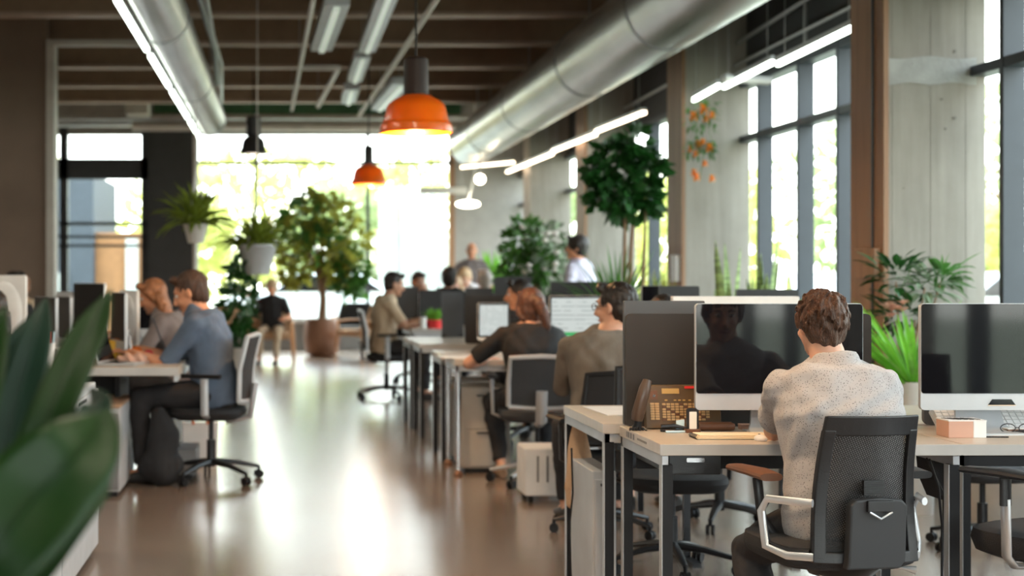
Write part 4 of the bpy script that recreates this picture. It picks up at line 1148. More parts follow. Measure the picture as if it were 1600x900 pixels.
# ================================================================== PEOPLE
def ik(a, c, l1, l2, pole):
    d = c - a; L = min(d.length, (l1 + l2) * .999); d = d.normalized()
    x = (l1 * l1 - l2 * l2 + L * L) / (2 * L); h = math.sqrt(max(l1 * l1 - x * x, 1e-6))
    p = pole - d * pole.dot(d); p.normalize()
    return a + d * x + p * h, a + d * L
def hand(g, w, d, n, th, curl=.35):
    """palm, five fingers; d along the hand, n palm normal, th thumb side"""
    d = d.normalized(); th = (th - d * th.dot(d)).normalized(); n = (n - d * n.dot(d) - th * n.dot(th)).normalized()
    g.tube([w - d * .01, w + d * .02, w + d * .055, w + d * .088], [(.026, .020), (.033, .017), (.041, .015), (.038, .012)], 12, side=th)
    for i, (o, L, c0) in enumerate(((.030, .078, 0), (.010, .088, .05), (-.011, .082, .1), (-.031, .064, .15))):
        b = w + d * (.084 - .004 * i) + th * o; dd = (d + th * (.10 * (1.5 - i) / 1.5)).normalized(); p = b; pr = [(p - dd * .02, .0095)]
        pr.append((p, .0092))
        for s_, f in ((.45, 1), (.30, 1.2), (.25, .8)):
            ax = dd.cross(n)
            if ax.length > 1e-4: dd = Matrix.Rotation((curl + c0) * f, 3, ax.normalized()) @ dd
            p = p + dd * L * s_; pr.append((p, .0088 - .0015 * (s_ < .3)))
        g.limb(pr, 8)
    p = w + d * .025 + th * .022; dd = (d * .75 + th * .75 + n * .25).normalized(); pr = [(p - dd * .01, .014)]
    for s_ in (.040, .032, .026):
        p = p + dd * s_; pr.append((p, .0105 if s_ > .03 else .009)); dd = (dd + d * .35 + n * .1).normalized()
    g.limb(pr, 8)

def person(label, loc, rz=0, sc=1.0, pel=(0, 0, .57), sh=(0, .08, 1.0), hd=(0, .12, 1.175), hyaw=0, hpitch=0, tilt=0,
           hands=((-.17, .42, .82), (.17, .42, .82)), feet=((-.13, .42, .075), (.13, .42, .075)), poles=((-.5, -.3, -1), (.5, -.3, -1)), kpole=V((0, .5, 1)),
           shirt='cloth_black', trousers='cloth_dark', hair='hair_dark', style='short', sleeve=.75, vox=.012, skin='skin', curl=.35, shw=.172, legs=True, collar=False, glasses=False, cat='person', palm_n=(V((0, 0, -1)), V((0, 0, -1))), fat=1.0, hs=1.0, elbows=(None, None), lean_arm=0, shoes='shoe'):
    T = thing('person', label, cat, loc, rz, None, sc)
    pel, sh, hd = V(pel), V(sh), V(hd)
    up = (sh - pel).normalized()
    neck = sh + V((0, .0, .055))
    g = G(); sk = G()
    wst = pel.lerp(sh, .38); rib = pel.lerp(sh, .70)
    back = V((0, -.02, 0))
    def torso(G_, t, k=1.0):
        G_.tube([pel - up * .10, pel, wst + back * .2, rib + back, sh + back * .7, sh + up * .045, neck + V((0, 0, .01))],
                [((.150 * fat + t) * k, (.115 + t) * k), ((.165 * fat + t) * k, (.125 + t) * k), ((.142 * fat + t) * k, (.108 * fat + t) * k), ((.163 * fat + t) * k, (.120 * fat + t) * k),
                 ((shw + .012 + t) * k, (.098 + t) * k), ((.112 + t) * k, (.072 + t) * k), (.055 + t * .6, .060 + t * .6)], 24, side=V((1, 0, 0)), ex=2.35)
    torso(sk, -.006, .96)
    M3 = Matrix.Rotation(hyaw, 3, 'Z') @ Matrix.Rotation(hpitch, 3, 'X') @ Matrix.Rotation(tilt, 3, 'Y')
    def H(x, y, z): return hd + M3 @ (V((x, y, z)) * hs)
    def hell(gg, c, r, rot=None, n=12): return gg.ell(c, tuple(q * hs for q in r), rot, n)
    sk.limb([(neck - V((0, 0, .04)), .060), (H(0, -.02, -.06), .052)], 14)
    hell(sk, H(0, -.012, .022), (.074, .092, .093), M3, 20)
    hell(sk, H(0, .020, -.030), (.060, .068, .080), M3, 18)
    hell(sk, H(0, .052, -.085), (.034, .034, .026), M3, 14)
    hell(sk, H(0, .076, -.104), (.017, .013, .013), M3, 10)
    sk.tube([H(0, .084, .018), H(0, .097, -.010), H(0, .107, -.030), H(0, .092, -.040)], [.007, .009, .014, .010], 8)
    hell(sk, H(0, .076, .032), (.045, .012, .012), M3, 12)
    for s in (-1, 1):
        hell(sk, H(s * .036, .064, -.030), (.020, .018, .020), M3, 10)
        hell(sk, H(s * .078, -.006, -.008), (.009, .018, .032), M3 @ Matrix.Rotation(s * .35, 3, 'Z'), 10)
    sh_j = [sh + V((s * shw, 0, -.026)) for s in (-1, 1)]
    ua, fa = .285, .255
    A = []
    for i, s in enumerate((-1, 1)):
        el, wr = ik(sh_j[i], V(hands[i]), ua, fa, V(poles[i]))
        if elbows[i] is not None: el = V(elbows[i]); wr = V(hands[i])
        A.append((sh_j[i], el, wr))
        sk.limb([(sh_j[i], .046), (sh_j[i].lerp(el, .4), .043), (el, .036), (el.lerp(wr, .3), .038), (wr, .0255)], 12)
        d = (wr - el).normalized(); d = (d + V((0, 0, -.05))).normalized()
        hand(sk, wr, d, V(palm_n[i]), V((-s, 0, 0)) if abs(d.x) < .8 else V((0, 1, 0)), curl)
    L = []
    if legs:
        for i, s in enumerate((-1, 1)):
            hp = pel + V((s * .088, .0, -.02)); kn, an = ik(hp, V(feet[i]), .42, .41, kpole + V((s * .12, 0, 0)))
            L.append((hp, kn, an))
            sk.limb([(hp, .066), (kn, .045), (kn.lerp(an, .3), .045), (an, .032)], 12)
            fd = V((0, 1, 0)) if abs((kn - an).normalized().y) < .9 else V((0, .3, -1)).normalized()
            sk.tube([an + V((0, 0, -.02)) - fd * .03, an + fd * .10 + V((0, 0, -.035))], [.03, .028], 8, ball=True)
    obj('body', fuse(sk, min(vox, .0075) if vox < .011 else vox * .72, 2), MT[skin], T)
    # ---- shirt
    c = G(); t = .014
    torso(c, t)
    for (a, e, w_) in A:
        if sleeve <= .5:
            q = a.lerp(e, sleeve * 2); pr = [(a, .062), (a.lerp(e, .5 * sleeve * 2), .060)]; c.limb(pr, 14); c.tube([pr[1][0], q], [.058, .056], 14)
            if collar: c.tube([a.lerp(e, sleeve * 2 - .16), q], [.054, .056], 14); c.tube([a.lerp(e, sleeve * 2 - .09), a.lerp(e, sleeve * 2 - .02)], [.060, .060], 14)
        else:
            q = e.lerp(w_, (sleeve - .5) * 2); c.limb([(a, .056), (a.lerp(e, .5), .055), (e, .048)], 14)
            c.tube([e, q], [.048, .044 if sleeve < .9 else .034], 14); m_ = q.lerp(e, .12); c.tube([m_, q], [.049 if sleeve < .9 else .036, .048 if sleeve < .9 else .036], 14)
    if collar:
        c.tube([neck + V((0, -.006, -.045)), neck + V((0, -.012, -.022)), neck + V((0, -.016, .002)), neck + V((0, -.010, .026))], [(.094, .080), (.090, .086), (.077, .078), (.066, .066)], 22)
    def fold(co):
        x, y, z = co[:, 0], co[:, 1], co[:, 2]
        return ((.0014 if collar else .003) * np.sin(31 * z + 26 * x + 3 * np.sin(17 * x + 9 * z)) + .0028 * np.sin(47 * x - 19 * z + 2 * np.sin(30 * y + 12 * z)) + .0012 * np.sin(70 * z - 55 * x + 3 * np.sin(20 * z))) * (1 if vox < .012 else 1.3)
    obj('shirt', fuse(c, vox, 2, disp=fold), MT[shirt], T)
    if legs:
        c = G()
        c.tube([pel - up * .12, pel - up * .04, pel + up * .05], [(.15 * fat, .115), (.172 * fat, .132), (.160 * fat, .122)], 20, side=V((1, 0, 0)), ex=2.3)
        for hp, kn, an in L:
            c.limb([(hp, .088), (hp.lerp(kn, .5), .078), (kn, .062), (kn.lerp(an, .3), .060)], 14)
            q = kn.lerp(an, .93); c.tube([kn.lerp(an, .3), q], [.060, .046], 14)
        obj('trousers', fuse(c, vox, 2, disp=fold), MT[trousers], T)
        for i, (hp, kn, an) in enumerate(L):
            f = G(); z0 = an.z - .075
            rr = []
            for yy, hw, hh in ((-.075, .022, .05), (-.06, .033, .065), (0, .036, .075), (.07, .042, .055), (.13, .045, .042), (.18, .036, .034), (.20, .018, .024)):
                cz = z0 + hh / 2 + .0
                rr.append([V((an.x + hw * math.cos(q), an.y + yy, max(z0, cz + hh / 2 * math.sin(q) * 1.15))) for q in [2 * PI * j / 14 for j in range(14)]])
            obj('shoe', f.rings(rr), MT[shoes], T)
    # ---- hair
    h = G()
    if style != 'bald':
        big = 1.0 if style != 'afro' else 1.15
        hell(h, H(0, -.026, .036), (.083 * big, .098 * big, .092 * big), M3, 20)
        hell(h, H(0, -.045, -.012), (.078 * big, .066 * big, .080), M3, 18)
        hell(h, H(0, -.060, -.055), (.050, .040, .040), M3, 14)
        if style != 'locks': h.tube([H(-.045, .052, .098), H(.0, .066, .104), H(.045, .052, .096)], [.022, .026, .022], 10, ball=True)
        if style in ('long', 'ponytail', 'bun'):
            for s in (-1, 1): h.limb([(H(s * .066, .01, .03), .024), (H(s * .074, -.02, -.03), .022), (H(s * .058, -.05, -.07), .022)], 10)
        if style == 'long':
            for s in (-1, 0, 1): h.limb([(H(s * .055, -.05, -.03), .045), (H(s * .062, -.055, -.11), .042), (H(s * .055, -.045, -.19), .030)], 10)
        if style == 'ponytail':
            h.limb([(H(0, -.10, .035), .030), (H(.02, -.135, .01), .033), (H(.045, -.145, -.06), .034), (H(.06, -.13, -.13), .026), (H(.065, -.12, -.18), .012)], 12)
        if style == 'bun': hell(h, H(0, -.10, .09), (.045, .045, .04), M3, 12)
        if style == 'locks':
            q = random.Random(5)
            for k in range(620):
                u = q.uniform(-PI, PI); ph = q.uniform(.02, .70) * PI
                x, y, z = math.sin(ph) * math.sin(u), -math.sin(ph) * math.cos(u), math.cos(ph)
                if y > .35 and z < .45: continue
                p = V((.082 * x, -.026 + .098 * y, .034 + .092 * z))
                nn = V((x / .082, y / .098, z / .092)).normalized()
                crown = V((.015, -.06, .11)); fl = (p - crown); fl = fl - nn * fl.dot(nn); fl = fl.normalized() if fl.length > 1e-3 else V((0, -1, 0))
                fl = (fl + V((q.uniform(-.35, .35), q.uniform(-.2, .2), q.uniform(-.3, .15)))).normalized()
                ln = q.uniform(.030, .052); out = q.uniform(.08, .26)
                p1 = p + nn * .001; p2 = p1 + fl * ln * .5 + nn * ln * out * .45; p3 = p2 + (fl - nn * .35 + V((0, 0, -.15))).normalized() * ln * .55
                h.tube([H(*p1), H(*p2), H(*p3)], [.0042, .0034, .0012], 5)
            for s in (-1, 1):
                h.limb([(H(s * .070, .008, .03), .018), (H(s * .076, .002, -.005), .012)], 8)
    else:
        hell(h, H(0, -.035, .0), (.079, .072, .062), M3, 18)
    hv = .0029 if style == 'locks' else max(vox * .75, .007)
    def tuft(co):
        return .0025 * np.sin(130 * co[:, 0] + 40 * co[:, 2] + 5 * np.sin(60 * co[:, 1])) + .0015 * np.sin(260 * co[:, 0] + 60 * co[:, 1])
    obj('hair', fuse(h, hv, 1, disp=tuft), MT[hair], T)
    # ---- face
    for s in (-1, 1):
        e = G(); e.mi = 0; e.ell(H(s * .030, .073, .008), (.013, .011, .0085), M3, 10); e.mi = 1; e.ell(H(s * .030, .082, .008), (.005, .004, .0055), M3, 8)
        obj('eye', e, [MT['eye_white'], MT['hair_dark']], T)
        obj('eyebrow', G().tube([H(s * .014, .087, .028), H(s * .030, .086, .033), H(s * .048, .074, .028)], [.003, .004, .002], 6), MT[hair], T)
    obj('mouth', G().tube([H(-.023, .080, -.066), H(0, .090, -.065), H(.023, .080, -.066)], [.003, .006, .003], 8), MT['lips'], T)
    if glasses:
        gg = G()
        for s in (-1, 1):
            gg.tube([H(s * .032 + .022 * math.cos(a), .098, .006 + .017 * math.sin(a)) for a in [2 * PI * k / 14 for k in range(15)]], .002, 6)
            gg.tube([H(s * .053, .098, .010), H(s * .080, .0, .006)], .002, 6)
        gg.tube([H(-.010, .098, .010), H(.010, .098, .010)], .002, 6)
        obj('glasses', gg, MT['black'], T)
    return T

# 1 the man in front
person('person with tousled brown hair in a speckled grey knit shirt, seated in front', (1.715, 4.665, .0), 0, .97,
       pel=(0.0, 0.0, .600), sh=(0.0, .115, 1.005), hd=(-.030, .160, 1.180), hyaw=R(10), hpitch=R(-4), hs=.86, fat=1.13, hands=((.03, .605, .845), (.12, .56, .800)), elbows=((-.105, .385, .815), None),
       poles=((-1.0, .35, -1.1), (1.3, -.1, -.7)), feet=((-.20, .08, .12), (.16, .20, .10)), kpole=V((0, 1, .35)),
       shirt='speckle', trousers='cloth_dark', hair='hair_brown', style='locks', sleeve=.36, vox=.0075, curl=.3, collar=True, shw=.160)
# 2 man in taupe, glasses, looking left
person('person with glasses in a taupe grey sweater, looking left', (X(950, 7.75), 7.75, 0), 0, 1.02,
       pel=(0, 0, .55), sh=(.0, .07, .945), hd=(.055, .10, 1.115), hyaw=R(52), hpitch=R(-3), hands=((-.08, .46, .80), (.2, .45, .78)), poles=((-.35, -.2, -1), (.5, -.3, -1)), shirt='cloth_taupe', hair='hair_dark', sleeve=.98, vox=.010, glasses=True, fat=1.15, shw=.18)
# 3 woman in black
person('person with an auburn ponytail in a black tee, seen from behind', (X(834, 9.62), 9.62, 0), 0, 1.04,
       pel=(0, 0, .52), sh=(-.01, .08, .905), hd=(-.0, .13, 1.045), hyaw=R(6), hpitch=R(-12), hands=((-.22, .38, .72), (.18, .42, .70)), poles=((-1, -.2, -.55), (.8, -.2, -.8)), feet=((-.16, .25, .08), (.1, .2, .08)),
       shirt='cloth_black', hair='hair_auburn', style='ponytail', sleeve=.40, vox=.011, skin='skin', shw=.155, shoes='shoe_brown')
# 4 head beyond her
person('person with dark hair mostly hidden behind the one with the ponytail', (X(808, 12.0), 11.95, 0), 0, 1.0, hd=(.02, .12, 1.14), sh=(0, .08, .97), hyaw=R(80), shirt='cloth_dark', hair='hair_dark', vox=.014, skin='skin_warm')
# 5 lilac shirt
person('person with bushy black hair in a pale lilac shirt by the columns', (X(903, 16.6), 16.6, 0), R(60), 1.08,
       pel=(0, 0, .84), sh=(0, .0, 1.30), hd=(-.0, .02, 1.475), hyaw=R(20), hands=((-.2, .25, .95), (.2, .25, .95)), feet=((-.12, .03, .075), (.12, .05, .075)), kpole=V((0, 1, .1)),
       shirt='cloth_lilac', hair='hair_dark', style='afro', sleeve=.95, vox=.013, skin='skin_warm', fat=1.1)
# 6 standing far man
person('person in a grey shirt, standing far back', (X(737, 23), 23, 0), R(170), 1.04,
       pel=(0, 0, .93), sh=(0, 0, 1.42), hd=(0, .02, 1.60), hands=((-.22, .2, 1.0), (.22, .2, 1.0)), feet=((-.12, .03, .075), (.12, .05, .075)), kpole=V((0, 1, .1)), shirt='cloth_grey', hair='hair_dark', style='bald', sleeve=.9, vox=.016, skin='skin_warm', fat=1.2)
# 7 man in beige tee facing right
person('person with short dark hair in a beige tee at the far desk, facing right', (X(598, 16.2), 16.2, 0), R(-88), 1.04,
       pel=(0, 0, .56), sh=(0, .05, .99), hd=(0, .12, 1.16), hpitch=R(-14), hands=((-.14, .42, .80), (.14, .44, .80)), shirt='cloth_beige', hair='hair_dark', sleeve=.40, vox=.012, skin='skin_tan')
# 8 far seated, arm raised
person('person in a pale grey top seated far back, hand raised to the chin', (X(649, 18.9), 18.9, 0), R(-165), 1.03,
       pel=(0, 0, .56), sh=(0, .06, 1.0), hd=(0, .12, 1.18), hands=((-.05, .22, 1.06), (.22, .38, .80)), hpitch=R(-10), shirt='cloth_white', hair='hair_dark', sleeve=.45, vox=.014, skin='skin_tan')
# 9 dark haired back view
person('person with short black hair in a dark top, seen from behind above the dark divider', (X(701, 17.45), 17.45, 0), R(-10), 1.08, sh=(0, .06, 1.01), hd=(0, .09, 1.17), shirt='cloth_black', hair='hair_dark', sleeve=.95, vox=.013)
person('person with blond hair beside the one with short black hair, far back', (X(714, 19.4), 19.4, 0), R(160), 1.0, hd=(0, .10, 1.17), shirt='cloth_beige', hair='hair_blond', style='long', sleeve=.95, vox=.015)
person('person in a white patterned top bending forward, far back', (X(738, 20.8), 20.8, 0), R(150), 1.08, sh=(0, .14, 1.04), hd=(0, .24, 1.17), hpitch=R(-35), shirt='cloth_white', hair='hair_blond', style='short', sleeve=.95, vox=.015)
person('person with grey hair, far back, right of the standing one', (X(762, 18.0), 18.0, 0), R(14), 1.04, hd=(0, .10, 1.19), shirt='cloth_dark', hair='hair_grey', style='short', sleeve=.95, vox=.015)
# 12 far lounge
person('person with fair hair in a dark top, seated in a lounge chair', (X(425, 22.9), 22.95, 0), R(172), .96, hd=(0, .05, 1.16), sh=(0, .0, .98), hands=((-.24, .30, .70), (.24, .30, .70)), feet=((-.13, .48, .075), (.13, .44, .075)), pel=(0, -.06, .53),
      
       shirt='cloth_black', trousers='cloth_beige', hair='hair_blond', style='afro', sleeve=.4, vox=.017, skin='skin_warm')
# 13 left pair
person('person in a blue grey shirt with rolled sleeves, typing at the left desk', (X(338, 9.72), 9.72, 0), R(82), 1.1,
       pel=(0, 0, .53), sh=(0, .09, .935), hd=(0, .155, 1.08), hpitch=R(-22), hands=((-.08, .49, .735), (.17, .49, .745)), poles=((-.3, -.3, -1), (.3, -.3, -1)), feet=((-.15, .40, .075), (.16, .26, .075)),
       shirt='cloth_blue', hair='hair_brown', sleeve=.50, vox=.010, skin='skin_warm', curl=.25, shw=.175)
person('person with red blond hair seated behind the one in the blue shirt', (X(284, 10.9), 10.9, 0), R(84), 1.06,
       pel=(0, 0, .53), sh=(0, .11, .93), hd=(0, .20, 1.085), hpitch=R(-22), hands=((-.14, .45, .80), (.14, .45, .80)), shirt='cloth_grey', hair='hair_red', style='long', hs=.92, sleeve=.6, vox=.012, skin='skin_warm')
person('person with dark hair at the left picture edge, behind the white screen', (X(-14, 8.5), 8.5, 0), R(40), 1.0, hd=(0.06, .12, 1.10), sh=(0, .08, .93), shirt='cloth_dark', hair='hair_dark', style='long', sleeve=.6, vox=.013, skin='skin_warm')
person('person with dark hair far left, head top showing over the white screen', (X(12, 13.2), 13.2, 0), R(-30), 1.0, hd=(0, .10, 1.21), sh=(0, .06, 1.03), shirt='cloth_dark', hair='hair_dark', vox=.015)
person('person with orange brown hair far left, beside the other head top', (X(36, 14.8), 14.8, 0), R(20), 1.0, hd=(0, .10, 1.19), sh=(0, .06, 1.01), shirt='cloth_beige', hair='hair_red', vox=.015)
person('person with dark hair bent low behind the white topped divider', (X(1068, 8.2), 8.2, 0), R(10), 1.0, sh=(0, .16, .93), hd=(.0, .26, 1.06), hpitch=R(-30), shirt='cloth_dark', hair='hair_dark', vox=.013, style='short')

# ================================================================== PLANTS
def pot(t, m, r, h, taper=.8, z=0, soil=True, name='pot'):
    g = G(); g.lathe([(r * taper, z), (r * .97, z + h * .9), (r, z + h * .92), (r, z + h), (r * .92, z + h), (r * .9, z + h * .9), (.001, z + h * .9)], n=32)
    obj(name, g, m, t)
    if soil: obj('soil', G().lathe([(r * .9, z + h * .88), (r * .9, z + h * .93), (.001, z + h * .94)], n=24), MT['soil'], t)
def blades(n, base_r, ln, wd, spread, droop, seed, z=0, up0=.3, c=(0, 0), tip=.05, wpos=.35, fold=.25, nseg=7):
    q = random.Random(seed); g = G()
    for i in range(n):
        a = 2 * PI * i * .381966 + q.uniform(-.2, .2); e = up0 + (1 - up0) * q.random()
        d = V((math.cos(a) * spread * (1.15 - e), math.sin(a) * spread * (1.15 - e), e + .15))
        g.blade((c[0] + math.cos(a) * base_r * q.random(), c[1] + math.sin(a) * base_r * q.random(), z), d, ln * q.uniform(.7, 1.05), wd * q.uniform(.8, 1.1), droop=droop * q.uniform(.6, 1.3), n=nseg, fold=fold, tip=tip, wpos=wpos)
    return g
# foreground plant: few huge glossy leaves
t = thing('potted_plant', 'large glossy green leaved plant in the left foreground', 'plant', (-.55, 2.15, 0))
pot(t, MT['pot_white'], .20, .42)
q = random.Random(3)
def big_leaf(name, pts, wds, m, nrm=V((0, -1, .15)), fold=.12, y0=0):
    """a leaf through picture-plane points at the plant's own depth, with a raised midrib and real curl"""
    P = [V(p) for p in pts]
    # resample with Catmull-Rom
    def cr(a, b, c, d, u): return .5 * ((2 * b) + (c - a) * u + (2 * a - 5 * b + 4 * c - d) * u * u + (3 * b - a - 3 * c + d) * u ** 3)
    Q = []; W = []
    for i in range(len(P) - 1):
        p0 = P[max(i - 1, 0)]; p3 = P[min(i + 2, len(P) - 1)]; w0 = wds[max(i - 1, 0)]; w3 = wds[min(i + 2, len(P) - 1)]
        for k in range(6):
            u = k / 6; Q.append(cr(p0, P[i], P[i + 1], p3, u)); W.append(max(.002, cr(w0, wds[i], wds[i + 1], w3, u)))
    Q.append(P[-1]); W.append(.002)
    vs = []; n = len(Q); mcol = 9
    for i in range(n):
        d = (Q[min(i + 1, n - 1)] - Q[max(i - 1, 0)]).normalized(); s = d.cross(nrm).normalized(); u = s.cross(d).normalized()
        for k in range(mcol):
            a = -1 + 2 * k / (mcol - 1)
            vs.append(Q[i] + s * a * W[i] + u * (fold * W[i] * (abs(a) ** 1.3) * 1.4 + .003 * math.sin(i * .5 + a * 2) * abs(a) * (W[i] / .05)))
    fs = [(i * mcol + k, i * mcol + k + 1, (i + 1) * mcol + k + 1, (i + 1) * mcol + k) for i in range(n - 1) for k in range(mcol - 1)]
    g = G().add([p - V((-.55, 2.15, 0)) for p in vs], fs)
    o = obj(name, g, m, t)
    s_ = o.modifiers.new('solid', 'SOLIDIFY'); s_.thickness = .0016
    # midrib
    obj('midrib', G().tube([q_ - V((-.55, 2.155, 0)) for q_ in Q[:-2]], [.0022 * (1 - i / n) + .0006 for i in range(n - 2)], 6), m, o)
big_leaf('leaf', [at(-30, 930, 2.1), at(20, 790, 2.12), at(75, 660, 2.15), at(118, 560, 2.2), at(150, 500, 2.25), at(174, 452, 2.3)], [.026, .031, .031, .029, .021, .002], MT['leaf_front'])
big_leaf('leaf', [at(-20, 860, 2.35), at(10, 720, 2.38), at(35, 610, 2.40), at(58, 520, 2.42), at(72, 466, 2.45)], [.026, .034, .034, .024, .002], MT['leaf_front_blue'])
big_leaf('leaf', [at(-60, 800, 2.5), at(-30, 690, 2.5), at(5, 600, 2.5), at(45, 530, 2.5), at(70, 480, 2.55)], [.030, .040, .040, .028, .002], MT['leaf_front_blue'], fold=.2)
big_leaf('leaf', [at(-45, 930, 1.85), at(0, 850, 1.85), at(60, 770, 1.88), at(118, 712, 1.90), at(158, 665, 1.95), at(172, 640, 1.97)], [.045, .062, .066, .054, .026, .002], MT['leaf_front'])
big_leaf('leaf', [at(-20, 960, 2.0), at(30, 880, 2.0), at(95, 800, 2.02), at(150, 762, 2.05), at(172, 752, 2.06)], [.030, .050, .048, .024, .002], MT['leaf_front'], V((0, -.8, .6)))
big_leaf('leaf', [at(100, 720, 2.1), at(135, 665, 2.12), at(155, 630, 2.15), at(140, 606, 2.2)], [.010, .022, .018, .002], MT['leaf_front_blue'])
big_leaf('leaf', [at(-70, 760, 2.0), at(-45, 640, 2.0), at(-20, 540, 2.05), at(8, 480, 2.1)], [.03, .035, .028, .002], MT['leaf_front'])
for i in range(7):
    obj('stem', G().tube([(0.02 * i - .06, 0, .36), (-.02 + .03 * i - .06, -.05, .62), V(((-.02, .05, .08, .0, .1, .2, -.04)[i] + .05, (-.05, .2, .3, -.3, -.1, 0, .1)[i], .86))], [.008, .007, .005], 8), MT['leaf_mid'], t)

# tall planter with the spiky palm
t = thing('potted_palm', 'bright green spiky palm in a tall pale planter, right of the seated man', 'plant', (X(1428, 8.4), 8.4, 0))
pot(t, MT['pot_white'], .125, .72, .8)
q = random.Random(21); g = G()
for i in range(95):
    a = q.uniform(0, 2 * PI); e = q.uniform(.15, 1.3)
    g.blade((0, 0, .66), (math.cos(a), math.sin(a), e * 1.25 + .2), q.uniform(.42, .60), .027, droop=q.uniform(.15, .45), n=6, tip=.08, wpos=.45, fold=.3)
obj('foliage', g, MT['leaf_bright'], t, smooth=False)
obj('trunk', G().tube([(0, 0, .60), (0, 0, .70)], .03, 8), MT['bark'], t)
# darker mixed foliage behind
def leafy(label, loc, name, potr, poth, n, clumps, leaf, wd, mats, seed, potm='pot_white', flowers=None, cat='plant', droop=.6, bark='bark', sc=1):
    t = thing(name, label, cat, loc, 0, None, sc)
    pot(t, MT[potm], potr, poth)
    q = random.Random(seed)
    for ci, (cx, cy, cz, cr) in enumerate(clumps):
        g = G(); st = G()
        st.tube([(q.uniform(-.3, .3) * potr, q.uniform(-.3, .3) * potr, poth * .9), (cx * .4, cy * .4, (cz + poth) / 2), (cx, cy, cz)], [.014, .010, .005], 6)
        for i in range(n // len(clumps)):
            a = q.uniform(0, 2 * PI); e = q.uniform(-.5, 1.1); rr = cr * (q.random() ** .5)
            p = V((cx + math.cos(a) * rr * .8, cy + math.sin(a) * rr * .8, cz + e * cr * .6))
            g.blade(p, (math.cos(a), math.sin(a), e * .8), leaf * q.uniform(.6, 1.15), wd * q.uniform(.7, 1.15), droop=droop * q.uniform(.3, 1.6), n=4, tip=.05, wpos=.4, fold=.2)
        obj('foliage', g, MT[mats[ci % len(mats)]], t, smooth=False)
        obj('stem', st, MT[bark], t)
    if flowers:
        fm, k, c, r = flowers
        for i in range(k):
            p = V((c[0] + q.uniform(-r, r), c[1] + q.uniform(-r, r) - .1, c[2] + q.uniform(-r, r)))
            g = G()
            for a in range(5): g.blade(p, (math.cos(a * 1.256), math.sin(a * 1.256) * .6, .6), .045, .035, n=3, tip=.3)
            obj('flower', g, MT[fm], t, smooth=False)
    return t
Y8 = 9.0
def rel(px, py, Y, ox, oy): return (X(px, Y) - ox, Y - oy, Z(py, Y))
ox, oy = X(1412, 8.95), 8.95
leafy('dark leafy plant with pale pink blooms between the seated man and the palm', (ox, oy, 0), 'leafy_plant', .15, .38, 150,
      [(*rel(1400, 440, oy, ox, oy), .14), (*rel(1445, 450, oy, ox, oy), .13), (*rel(1400, 500, oy, ox, oy), .13), (*rel(1430, 500, oy, ox, oy), .15), (*rel(1470, 440, oy, ox, oy), .10)],
      .17, .05, ['leaf_dark', 'leaf_grey', 'leaf_dark', 'leaf_dark', 'leaf_mid'], 5, flowers=('pink_flower', 9, rel(1385, 485, oy, ox, oy), .07))
t = bpy.data.objects['leafy_plant']
g = G(); p = V(rel(1404, 460, oy, ox, oy)); g.tube([p, V(rel(1433, 400, oy, ox, oy))], .003, 5); obj('stem', g, MT['leaf_mid'], t)
g = G().blade(V(rel(1433, 388, oy, ox, oy)), (-.9, 0, -.5), .09, .022, n=5); obj('leaf', g, MT['leaf_dark'], t, smooth=False)
g = G(); q = random.Random(9)
for i in range(16):
    a = q.uniform(-2.2, 2.2); p = V(rel(1466 + q.uniform(-8, 8), 445 + q.uniform(-12, 18), oy, ox, oy)); g.blade(p, (math.sin(a), q.uniform(-.5, .5), math.cos(a)), q.uniform(.10, .17), .022, droop=.2, n=5, fold=.2)
obj('foliage', g, MT['leaf_mid'], t, smooth=False)
# round beige planter by the window wall
t = thing('planter', 'round beige planter on the floor by the window wall, right edge', 'planter', (3.79, 7.95, 0)); pot(t, MT['pot_white'], .24, .34, .85)
obj('foliage', blades(22, .08, .35, .04, 1.0, .8, 8, z=.30), MT['leaf_dark'], t, smooth=False)
# snake plants
def snake(label, loc, n, h, seed, potr=.14, poth=.35, group='snake plants on the window side', spread=.11):
    t = thing('snake_plant', label, 'plant', loc, 0, group); pot(t, MT['pot_white'], potr, poth)
    q = random.Random(seed)
    for i in range(n):
        a = 2 * PI * i / n + q.uniform(-.3, .3); L = h * q.uniform(.55, 1.0)
        o = obj('leaf', G().blade((math.cos(a) * potr * .4, math.sin(a) * potr * .4, poth * .85), (math.cos(a) * spread, math.sin(a) * spread * .6, 1), L, .085, droop=-.05 if i % 3 else .25, n=9, tip=.04, wpos=.45, fold=.25, twist=q.uniform(-1, 1)), MT['snake'], t, smooth=False)
        s_ = o.modifiers.new('solid', 'SOLIDIFY'); s_.thickness = .004; s_.offset = 0
    return t
snake('tall snake plant with curved leaves, left one above the white topped divider', (X(1142, 11.6), 11.6, 0), 9, 1.12, 4, poth=.62)
snake('tall snake plant, right one above the white topped divider', (X(1190, 11.9), 11.9, 0), 10, 1.12, 14, poth=.62, spread=.08)
t = thing('leafy_plant', 'small bright leafy plant beside the snake plants', 'plant', (X(1232, 11.0), 11.0, 0)); pot(t, MT['pot_white'], .16, .95)
obj('foliage', blades(34, .06, .22, .075, .9, .6, 31, z=.92, wpos=.5), MT['leaf_bright'], t, smooth=False)
t = thing('leafy_plant', 'low yellow edged plant behind the right end of the front divider', 'plant', (X(1345, 10.4), 10.4, 0)); pot(t, MT['pot_white'], .14, .85)
obj('foliage', blades(20, .05, .24, .05, .8, .5, 33, z=.82, wpos=.5), MT['leaf_olive'], t, smooth=False)
